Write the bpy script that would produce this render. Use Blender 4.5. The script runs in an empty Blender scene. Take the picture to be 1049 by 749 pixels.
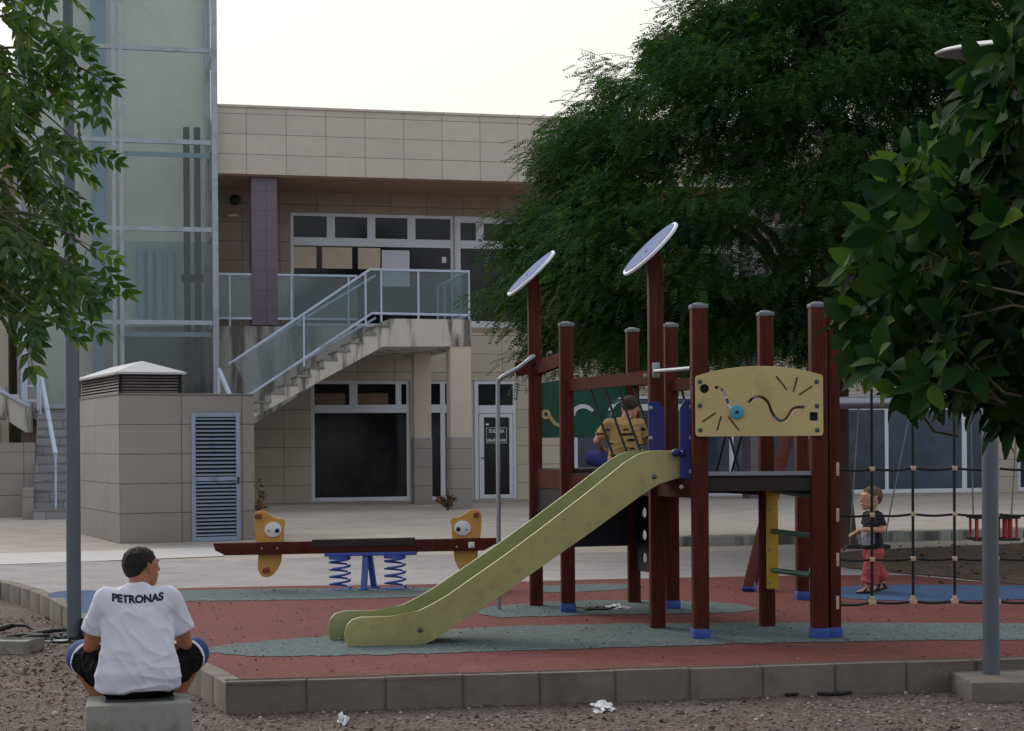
import bpy, bmesh, math, random
import numpy as np
from mathutils import Vector, Matrix, noise
from mathutils.bvhtree import BVHTree
random.seed(7); RNG = np.random.default_rng(7)
SC = bpy.context.scene; COL = SC.collection
PI = math.pi
# ---------------------------------------------------------------- camera geometry (pixels of the 1049x749 photo)
F = 1800.; CX = 524.5; CY = 452.; RL = .007; ZC = 1.46
GZ = -.17                                            # gravel level; the play surface is z = 0
def ray(x, y):
    a = x-CX; b = y-CY
    return (a-RL*b)/F, -(RL*a+b)/F
def G(x, y, z=0.):                                   # point on the horizontal plane z
    rx, rz = ray(x, y); t = (z-ZC)/rz
    return Vector((rx*t, t, z))
def at(x, y, Y):                                     # point at depth Y
    rx, rz = ray(x, y)
    return Vector((rx*Y, Y, ZC+rz*Y))
def vp(x, y, p, q):                                  # point on the vertical plane through ground points p, q
    rx, rz = ray(x, y)
    dx, dy = q[0]-p[0], q[1]-p[1]
    t = (p[0]*dy-p[1]*dx)/(rx*dy-dx)
    return Vector((rx*t, t, ZC+rz*t))
TH = math.radians(13.5)
BMAT = Matrix.Translation((0, 44, 0)) @ Matrix.Rotation(TH, 4, 'Z')
def bp(x, y, v):                                     # building frame (u, z) on the plane at v
    rx, rz = ray(x, y); C_, S_ = math.cos(TH), math.sin(TH)
    t = (v+44*C_)/(C_-rx*S_)
    return rx*t*C_+(t-44)*S_, ZC+rz*t

# ---------------------------------------------------------------- materials
def lin(r, g, b):
    f = lambda c: (c/255/12.92) if c/255 <= .04045 else ((c/255+.055)/1.055)**2.4
    return (f(r), f(g), f(b), 1)
def newmat(name):
    m = bpy.data.materials.new(name); m.use_nodes = True
    nt = m.node_tree
    return m, nt, nt.nodes['Principled BSDF']
def nd(nt, t, **kw):
    n = nt.nodes.new(t)
    for k, v in kw.items():
        if k in n.inputs: n.inputs[k].default_value = v
        else: setattr(n, k, v)
    return n
def lk(nt, a, b): nt.links.new(a, b)
def mixc(nt, fac, a, b, mode='MIX'):
    n = nt.nodes.new('ShaderNodeMix'); n.data_type = 'RGBA'; n.blend_type = mode
    for i, v in ((0, fac), (6, a), (7, b)):
        if hasattr(v, 'links'): lk(nt, v, n.inputs[i])
        else: n.inputs[i].default_value = v
    return n.outputs[2]
def ramp(nt, src, lo, hi, a=0., b=1.):
    n = nt.nodes.new('ShaderNodeMapRange'); n.inputs[1].default_value = lo; n.inputs[2].default_value = hi
    n.inputs[3].default_value = a; n.inputs[4].default_value = b
    lk(nt, src, n.inputs[0]); return n.outputs[0]
def nz(nt, scale, detail=4., vec=None, stretch=None, rough=.6):
    tc = nd(nt, 'ShaderNodeTexCoord'); v = tc.outputs['Object']
    if stretch:
        mp = nd(nt, 'ShaderNodeMapping'); mp.inputs['Scale'].default_value = stretch; lk(nt, v, mp.inputs[0]); v = mp.outputs[0]
    n = nd(nt, 'ShaderNodeTexNoise'); n.inputs['Scale'].default_value = scale; n.inputs['Detail'].default_value = detail
    n.inputs['Roughness'].default_value = rough
    lk(nt, v, n.inputs['Vector']); return n.outputs['Fac']
def dark(c, k): return (c[0]*k, c[1]*k, c[2]*k, 1)
def mat(name, col, rough=.6, var=.2, scale=6., fine=60., bump=.0, metal=0., spec=.5, stretch=None, dirt=None, dscale=2.5, dth=(.5, .75), island=0., coat=0.):
    m, nt, b = newmat(name)
    c = mixc(nt, ramp(nt, nz(nt, scale, stretch=stretch), .3, .7), dark(col, 1-var), dark(col, 1+var*.7))
    c = mixc(nt, ramp(nt, nz(nt, fine, 3), .3, .7, 0, .5), c, dark(col, 1-var*1.3))
    if island:
        g = nd(nt, 'ShaderNodeNewGeometry')
        c = mixc(nt, ramp(nt, g.outputs['Random Per Island'], 0, 1, 0, island), c, dark(col, .55))
    if dirt:
        c = mixc(nt, ramp(nt, nz(nt, dscale, 6, stretch=stretch), dth[0], dth[1], 0, .8), c, dirt)
    lk(nt, c, b.inputs['Base Color'])
    b.inputs['Roughness'].default_value = rough; b.inputs['Metallic'].default_value = metal
    b.inputs['Specular IOR Level'].default_value = spec
    if coat: b.inputs['Coat Weight'].default_value = coat
    if bump:
        bn = nd(nt, 'ShaderNodeBump'); bn.inputs['Strength'].default_value = bump; bn.inputs['Distance'].default_value = .01
        lk(nt, nz(nt, fine, 5), bn.inputs['Height']); lk(nt, bn.outputs[0], b.inputs['Normal'])
    return m
def tilemat(name, col, w, h, joint, var=.12, mort=.008, rough=.55, dirtcol=None, off=(0, 0), dz=None):
    """stack-bonded cladding tiles on vertical walls: columns along x+y, rows along z of the thing"""
    m, nt, b = newmat(name)
    tc = nd(nt, 'ShaderNodeTexCoord'); sp = nd(nt, 'ShaderNodeSeparateXYZ'); lk(nt, tc.outputs['Object'], sp.inputs[0])
    ad = nd(nt, 'ShaderNodeMath', operation='ADD'); lk(nt, sp.outputs[0], ad.inputs[0]); lk(nt, sp.outputs[1], ad.inputs[1])
    a2 = nd(nt, 'ShaderNodeMath', operation='ADD'); lk(nt, ad.outputs[0], a2.inputs[0]); a2.inputs[1].default_value = off[0]+40*w
    a3 = nd(nt, 'ShaderNodeMath', operation='ADD'); lk(nt, sp.outputs[2], a3.inputs[0]); a3.inputs[1].default_value = off[1]+10*h
    cb = nd(nt, 'ShaderNodeCombineXYZ'); lk(nt, a2.outputs[0], cb.inputs[0]); lk(nt, a3.outputs[0], cb.inputs[1])
    br = nd(nt, 'ShaderNodeTexBrick', offset=0., squash=1.)
    for k, v in (('Scale', 1.), ('Brick Width', w), ('Row Height', h), ('Mortar Size', mort), ('Mortar Smooth', .1), ('Bias', 0.)): br.inputs[k].default_value = v
    br.inputs['Color1'].default_value = dark(col, 1-var); br.inputs['Color2'].default_value = dark(col, 1+var*.6); br.inputs['Mortar'].default_value = joint
    lk(nt, cb.outputs[0], br.inputs['Vector'])
    c = mixc(nt, ramp(nt, nz(nt, 1.3, 6), .35, .75, 0, .5), br.outputs[0], dark(col, .72))
    c = mixc(nt, ramp(nt, nz(nt, 14, 4), .4, .8, 0, .3), c, dark(col, .8))
    if dirtcol:
        s = mixc(nt, ramp(nt, nz(nt, 2.2, 6, stretch=(1, 1, .12)), .52, .72, 0, .75), c, dirtcol); c = s
    lk(nt, c, b.inputs['Base Color']); b.inputs['Roughness'].default_value = rough
    bn = nd(nt, 'ShaderNodeBump'); bn.inputs['Strength'].default_value = .4; bn.inputs['Distance'].default_value = .01; bn.invert = True
    lk(nt, br.outputs['Fac'], bn.inputs['Height']); lk(nt, bn.outputs[0], b.inputs['Normal'])
    return m
def glassmat(name, tint, alpha, rough=.05, spec=.5):
    """thin glazing: a tinted transparent sheet with a fresnel gloss"""
    m, nt, b = newmat(name); nt.nodes.remove(b)
    out = nt.nodes['Material Output']
    tr = nd(nt, 'ShaderNodeBsdfTransparent'); tr.inputs[0].default_value = tint
    df = nd(nt, 'ShaderNodeBsdfPrincipled'); df.inputs['Base Color'].default_value = dark(tint, .6); df.inputs['Roughness'].default_value = .4
    gl = nd(nt, 'ShaderNodeBsdfGlossy'); gl.inputs['Roughness'].default_value = rough
    m1 = nd(nt, 'ShaderNodeMixShader'); m1.inputs[0].default_value = alpha; lk(nt, tr.outputs[0], m1.inputs[1]); lk(nt, df.outputs[0], m1.inputs[2])
    fr = nd(nt, 'ShaderNodeLayerWeight'); fr.inputs[0].default_value = .35
    fm = nd(nt, 'ShaderNodeMath', operation='MULTIPLY'); lk(nt, fr.outputs['Fresnel'], fm.inputs[0]); fm.inputs[1].default_value = spec
    m2 = nd(nt, 'ShaderNodeMixShader'); lk(nt, fm.outputs[0], m2.inputs[0]); lk(nt, m1.outputs[0], m2.inputs[1]); lk(nt, gl.outputs[0], m2.inputs[2])
    lk(nt, m2.outputs[0], out.inputs[0]); return m
def leafmat(name, cols, trans=.35, rough=.5, spec=.3, yellow=None):
    m, nt, b = newmat(name)
    g = nd(nt, 'ShaderNodeNewGeometry'); r = nd(nt, 'ShaderNodeValToRGB'); lk(nt, g.outputs['Random Per Island'], r.inputs[0])
    el = r.color_ramp.elements
    el[0].color = cols[0]; el[1].color = cols[-1]
    for i, c in enumerate(cols[1:-1], 1):
        e = el.new(i/(len(cols)-1)); e.color = c
    c = mixc(nt, ramp(nt, nz(nt, .9, 4), .35, .7, 0, .6), r.outputs[0], dark(cols[0], .8))
    lk(nt, c, b.inputs['Base Color']); b.inputs['Roughness'].default_value = rough; b.inputs['Specular IOR Level'].default_value = spec
    t = nd(nt, 'ShaderNodeBsdfTranslucent'); lk(nt, mixc(nt, 1., c, (1.2, 1.35, .6, 1), 'MULTIPLY'), t.inputs[0])
    ms = nd(nt, 'ShaderNodeMixShader'); ms.inputs[0].default_value = trans; lk(nt, b.outputs[0], ms.inputs[1]); lk(nt, t.outputs[0], ms.inputs[2])
    lk(nt, ms.outputs[0], nt.nodes['Material Output'].inputs[0]); return m
def groundmat(name, cols, vs, vmix=.75, big=.5, bump=.5, rough=.9, leafc=None):
    """loose aggregate: cell colours picked from a list, larger tone drift, bump"""
    m, nt, b = newmat(name)
    tc = nd(nt, 'ShaderNodeTexCoord')
    vo = nd(nt, 'ShaderNodeTexVoronoi'); vo.inputs['Scale'].default_value = vs; lk(nt, tc.outputs['Object'], vo.inputs['Vector'])
    r = nd(nt, 'ShaderNodeValToRGB'); sp = nd(nt, 'ShaderNodeSeparateColor'); lk(nt, vo.outputs['Color'], sp.inputs[0]); lk(nt, sp.outputs[0], r.inputs[0])
    el = r.color_ramp.elements; el[0].color = cols[0]; el[1].color = cols[-1]
    for i, c in enumerate(cols[1:-1], 1):
        e = el.new(i/(len(cols)-1)); e.color = c
    avg = cols[len(cols)//2]
    c = mixc(nt, vmix, avg, r.outputs[0])
    c = mixc(nt, ramp(nt, nz(nt, big, 6), .35, .7, 0, .55), c, dark(avg, .6))
    c = mixc(nt, ramp(nt, nz(nt, big*7, 6), .48, .72, 0, .5), c, dark(avg, .5))
    c = mixc(nt, ramp(nt, nz(nt, big*3.1, 6, rough=.75), .55, .7, 0, .35), c, dark(avg, 1.5))
    lk(nt, c, b.inputs['Base Color']); b.inputs['Roughness'].default_value = rough; b.inputs['Specular IOR Level'].default_value = .2
    bn = nd(nt, 'ShaderNodeBump'); bn.inputs['Strength'].default_value = bump; bn.inputs['Distance'].default_value = .02
    lk(nt, vo.outputs['Distance'], bn.inputs['Height']); lk(nt, bn.outputs[0], b.inputs['Normal'])
    return m

# ---------------------------------------------------------------- objects
MW = {}                                              # world matrix of every thing, by object name
def tag(o, label=None, cat=None, group=None, kind=None):
    for k, v in (('label', label), ('category', cat), ('group', group), ('kind', kind)):
        if v: o[k] = v
    return o
def thing(name, label, cat, M=None, group=None):
    o = bpy.data.objects.new(name, None); COL.objects.link(o)
    if M is None: M = Matrix()
    elif not isinstance(M, Matrix): M = Matrix.Translation(M)
    o.matrix_world = M; MW[o.name] = M.copy(); o.empty_display_size = .2
    return tag(o, label, cat, group)
class MB:
    def __init__(s): s.bm = bmesh.new()
    def _bev(s, vs, bev, seg=2):
        es = list({e for v in vs for e in v.link_edges})
        bmesh.ops.bevel(s.bm, geom=es, offset=bev, segments=seg, affect='EDGES', profile=.6)
    def box(s, x0, x1, y0, y1, z0, z1, bev=0., M=None):
        n0 = len(s.bm.verts)
        vs = bmesh.ops.create_cube(s.bm, size=1)['verts']
        for v in vs: v.co = Vector(((x0+x1)/2+v.co.x*(x1-x0), (y0+y1)/2+v.co.y*(y1-y0), (z0+z1)/2+v.co.z*(z1-z0)))
        if M is not None:
            for v in vs: v.co = M @ v.co
        if bev: s._bev(vs, bev)
        return s
    def bar(s, p, q, w, h, bev=0., up=(0, 0, 1)):     # box from p to q, w across, h along up
        p = Vector(p); q = Vector(q); d = q-p; L = d.length; d.normalize(); up = Vector(up)
        if abs(d.dot(up)) > .99: up = Vector((0, 1, 0))
        x = d.cross(up).normalized(); z = x.cross(d)
        M = Matrix((( x.x, d.x, z.x, p.x), (x.y, d.y, z.y, p.y), (x.z, d.z, z.z, p.z), (0, 0, 0, 1)))
        return s.box(-w/2, w/2, 0, L, -h/2, h/2, bev, M)
    def tube(s, pts, r, seg=8, caps=True):
        pts = [Vector(p) for p in pts]; n = len(pts); rr = r if hasattr(r, '__len__') else [r]*n
        prev = None; rings = []
        for i, p in enumerate(pts):
            d = (pts[min(i+1, n-1)]-pts[max(i-1, 0)]).normalized()
            if prev is None:
                a = Vector((0, 0, 1)) if abs(d.z) < .9 else Vector((1, 0, 0))
                x = d.cross(a).normalized()
            else: x = (prev-d*prev.dot(d)).normalized()
            prev = x; y = d.cross(x)
            rings.append([s.bm.verts.new(p+(x*math.cos(t*2*PI/seg)+y*math.sin(t*2*PI/seg))*rr[i]) for t in range(seg)])
        for a, b in zip(rings, rings[1:]):
            for i in range(seg): s.bm.faces.new((a[i], a[(i+1) % seg], b[(i+1) % seg], b[i]))
        if caps:
            s.bm.faces.new(rings[0][::-1]); s.bm.faces.new(rings[-1])
        return s
    def ell(s, c, r, u=16, v=10, M=None):
        if not hasattr(r, '__len__'): r = (r, r, r)
        vs = bmesh.ops.create_uvsphere(s.bm, u_segments=u, v_segments=v, radius=1)['verts']
        for w in vs:
            w.co = Vector((w.co.x*r[0], w.co.y*r[1], w.co.z*r[2]))
            if M is not None: w.co = M.to_3x3() @ w.co
            w.co += Vector(c)
        return s
    def prism(s, pts, ext, bev=0.):
        ext = Vector(ext); a = [s.bm.verts.new(Vector(p)) for p in pts]; b = [s.bm.verts.new(Vector(p)+ext) for p in pts]
        n = len(a); s.bm.faces.new(a[::-1]); s.bm.faces.new(b)
        for i in range(n): s.bm.faces.new((a[i], a[(i+1) % n], b[(i+1) % n], b[i]))
        if bev:
            es = [e for v in a+b for e in v.link_edges if (e.verts[0] in a) == (e.verts[1] in a)]
            bmesh.ops.bevel(s.bm, geom=list(set(es)), offset=bev, segments=2, affect='EDGES', profile=.6)
        return s
    def lathe(s, prof, M=None, seg=28):
        rings = []
        for r, z in prof:
            ring = [Vector((r*math.cos(t*2*PI/seg), r*math.sin(t*2*PI/seg), z)) for t in range(seg)]
            if M is not None: ring = [M @ p for p in ring]
            rings.append([s.bm.verts.new(p) for p in ring])
        for a, b in zip(rings, rings[1:]):
            for i in range(seg): s.bm.faces.new((a[i], a[(i+1) % seg], b[(i+1) % seg], b[i]))
        s.bm.faces.new(rings[0][::-1]); s.bm.faces.new(rings[-1]); return s
    def sheet(s, pts):
        s.bm.faces.new([s.bm.verts.new(Vector(p)) for p in pts]); return s
    def mesh(s, me, M=None):
        n = len(s.bm.verts); s.bm.from_mesh(me); s.bm.verts.ensure_lookup_table()
        if M is not None:
            for v in s.bm.verts[n:]: v.co = M @ v.co
        bpy.data.meshes.remove(me); return s
    def build(s, name, m, parent=None, local=False, M=None, smooth=30, fixn=True):
        """one mesh object; coordinates are world ones unless local (the parent's frame)"""
        if parent is not None: W = MW[parent.name]
        else: W = M if M is not None else Matrix()
        if not local:
            inv = W.inverted()
            for v in s.bm.verts: v.co = inv @ v.co
        if fixn: bmesh.ops.recalc_face_normals(s.bm, faces=s.bm.faces)
        me = bpy.data.meshes.new(name); s.bm.to_mesh(me); s.bm.free()
        return link(name, me, m, parent, W, smooth)
def link(name, me, m, parent=None, W=None, smooth=30):
    for x in (m if isinstance(m, (list, tuple)) else [m]): me.materials.append(x)
    if smooth and len(me.polygons):
        me.polygons.foreach_set('use_smooth', [True]*len(me.polygons)); me.set_sharp_from_angle(angle=math.radians(smooth))
    o = bpy.data.objects.new(name, me); COL.objects.link(o)
    if parent is not None: o.parent = parent
    elif W is not None: o.matrix_world = W
    MW[o.name] = (W if W is not None else Matrix()).copy()
    return o
def raw(name, verts, faces, m, parent=None, W=None, smooth=0):
    """mesh from numpy arrays with equal-sized faces, world coordinates"""
    me = bpy.data.meshes.new(name); verts = np.asarray(verts, np.float32)
    if parent is not None: W = MW[parent.name]
    if W is not None:
        inv = np.array(W.inverted()); verts = verts @ inv[:3, :3].T + inv[:3, 3]
    faces = np.asarray(faces, np.int32); k = faces.shape[1]
    me.vertices.add(len(verts)); me.vertices.foreach_set('co', verts.astype(np.float32).ravel())
    me.loops.add(faces.size); me.loops.foreach_set('vertex_index', faces.ravel())
    me.polygons.add(len(faces)); me.polygons.foreach_set('loop_start', np.arange(0, faces.size, k, dtype=np.int32))
    me.update(calc_edges=True)
    return link(name, me, m, parent, W, smooth)
TS = bpy.data.scenes.new('workbench')                # scratch scene, removed at the end: keeps mesh evaluation quick
def evaluated(o):
    TS.collection.objects.link(o)
    with bpy.context.temp_override(scene=TS, view_layer=TS.view_layers[0]):
        me = bpy.data.meshes.new_from_object(o.evaluated_get(bpy.context.evaluated_depsgraph_get()))
    bpy.data.objects.remove(o); return me
def panel2d(outer, holes=(), thick=.02, bev=0.):
    """flat board in its local xz plane, y = -thick/2..thick/2, with real holes"""
    cu = bpy.data.curves.new('c', 'CURVE'); cu.dimensions = '2D'; cu.fill_mode = 'BOTH'; cu.extrude = thick/2-bev
    cu.bevel_depth = bev; cu.bevel_resolution = 1
    for loop in [outer]+list(holes):
        sp = cu.splines.new('POLY'); sp.points.add(len(loop)-1); sp.use_cyclic_u = True
        for p, q in zip(sp.points, loop): p.co = (q[0], q[1], 0, 1)
    me = evaluated(bpy.data.objects.new('c', cu)); bpy.data.curves.remove(cu)
    R = Matrix.Rotation(PI/2, 4, 'X')
    for v in me.vertices: v.co = R @ v.co
    return me
def spline(pts, n=6, closed=False):
    pts = [Vector(p) for p in pts]; N = len(pts); out = []
    rng = range(N) if closed else range(N-1)
    g = (lambda i: pts[i % N]) if closed else (lambda i: pts[max(0, min(N-1, i))])
    for i in rng:
        a, b, c, d = g(i-1), g(i), g(i+1), g(i+2)
        for k in range(n):
            t = k/n; out.append(.5*((2*b)+(c-a)*t+(2*a-5*b+4*c-d)*t*t+(3*b-a-3*c+d)*t**3))
    if not closed: out.append(pts[-1])
    return out
def slot(pts, w):                                    # closed outline round an open 2D path
    L = []; R = []
    pts = [Vector(p).to_2d() for p in pts]; n = len(pts)
    for i, p in enumerate(pts):
        d = (pts[min(i+1, n-1)]-pts[max(i-1, 0)]).normalized(); nn = Vector((-d.y, d.x))*w/2
        L.append(p+nn); R.append(p-nn)
    return [tuple(p) for p in L+R[::-1]]
def circ(c, r, n=20): return [(c[0]+r*math.cos(t*2*PI/n), c[1]+r*math.sin(t*2*PI/n)) for t in range(n)]
def rrect(x0, x1, y0, y1, r, n=4):
    out = []
    for cx, cy, a0 in ((x1-r, y1-r, 0), (x0+r, y1-r, PI/2), (x0+r, y0+r, PI), (x1-r, y0+r, 1.5*PI)):
        out += [(cx+r*math.cos(a0+k*PI/2/n), cy+r*math.sin(a0+k*PI/2/n)) for k in range(n+1)]
    return out
def in_poly(x, y, P):
    c = False; n = len(P); j = n-1
    for i in range(n):
        if (P[i][1] > y) != (P[j][1] > y) and x < (P[j][0]-P[i][0])*(y-P[i][1])/(P[j][1]-P[i][1])+P[i][0]: c = not c
        j = i
    return c
ICO = {}
def ico(n):
    if n not in ICO:
        b = bmesh.new(); bmesh.ops.create_icosphere(b, subdivisions=n, radius=1); ICO[n] = [v.co.copy() for v in b.verts]; b.free()
    return ICO[n]
def sculpt(prims, voxel, smooth=4, fac=.5):
    """union of convex hulls of ellipsoids, remeshed into ONE continuous surface; each prim: list of (centre, radii)"""
    bm = bmesh.new()
    for pr in prims:
        co = []; PM = None
        if isinstance(pr, tuple): PM, pr = pr
        for it in pr:
            c, r = it[0], it[1]
            if len(it) == 3:                                             # a flat ring across an axis: clean hems
                a = Vector(it[2]).normalized(); x = a.orthogonal().normalized(); y = a.cross(x)
                pts = [Vector(c)+(x*math.cos(t*PI/12)+y*math.sin(t*PI/12))*r for t in range(24)]
            else:
                if not hasattr(r, '__len__'): r = (r, r, r)
                pts = [Vector((p.x*r[0]+c[0], p.y*r[1]+c[1], p.z*r[2]+c[2])) for p in ico(2 if max(r) > .02 else 1)]
            co += [PM @ p for p in pts] if PM is not None else pts
        tb = bmesh.new(); vs = [tb.verts.new(p) for p in co]
        res = bmesh.ops.convex_hull(tb, input=vs)
        used = {v for f in tb.faces for v in f.verts}; mp = {v: bm.verts.new(v.co) for v in used}
        for f in tb.faces: bm.faces.new([mp[v] for v in f.verts])
        tb.free()
    bmesh.ops.recalc_face_normals(bm, faces=bm.faces)
    me = bpy.data.meshes.new('s'); bm.to_mesh(me); bm.free()
    o = bpy.data.objects.new('s', me)
    r = o.modifiers.new('r', 'REMESH'); r.mode = 'VOXEL'; r.voxel_size = voxel
    if smooth:
        s = o.modifiers.new('s', 'SMOOTH'); s.iterations = smooth; s.factor = fac
    out = evaluated(o); bpy.data.meshes.remove(me)
    return out

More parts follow.
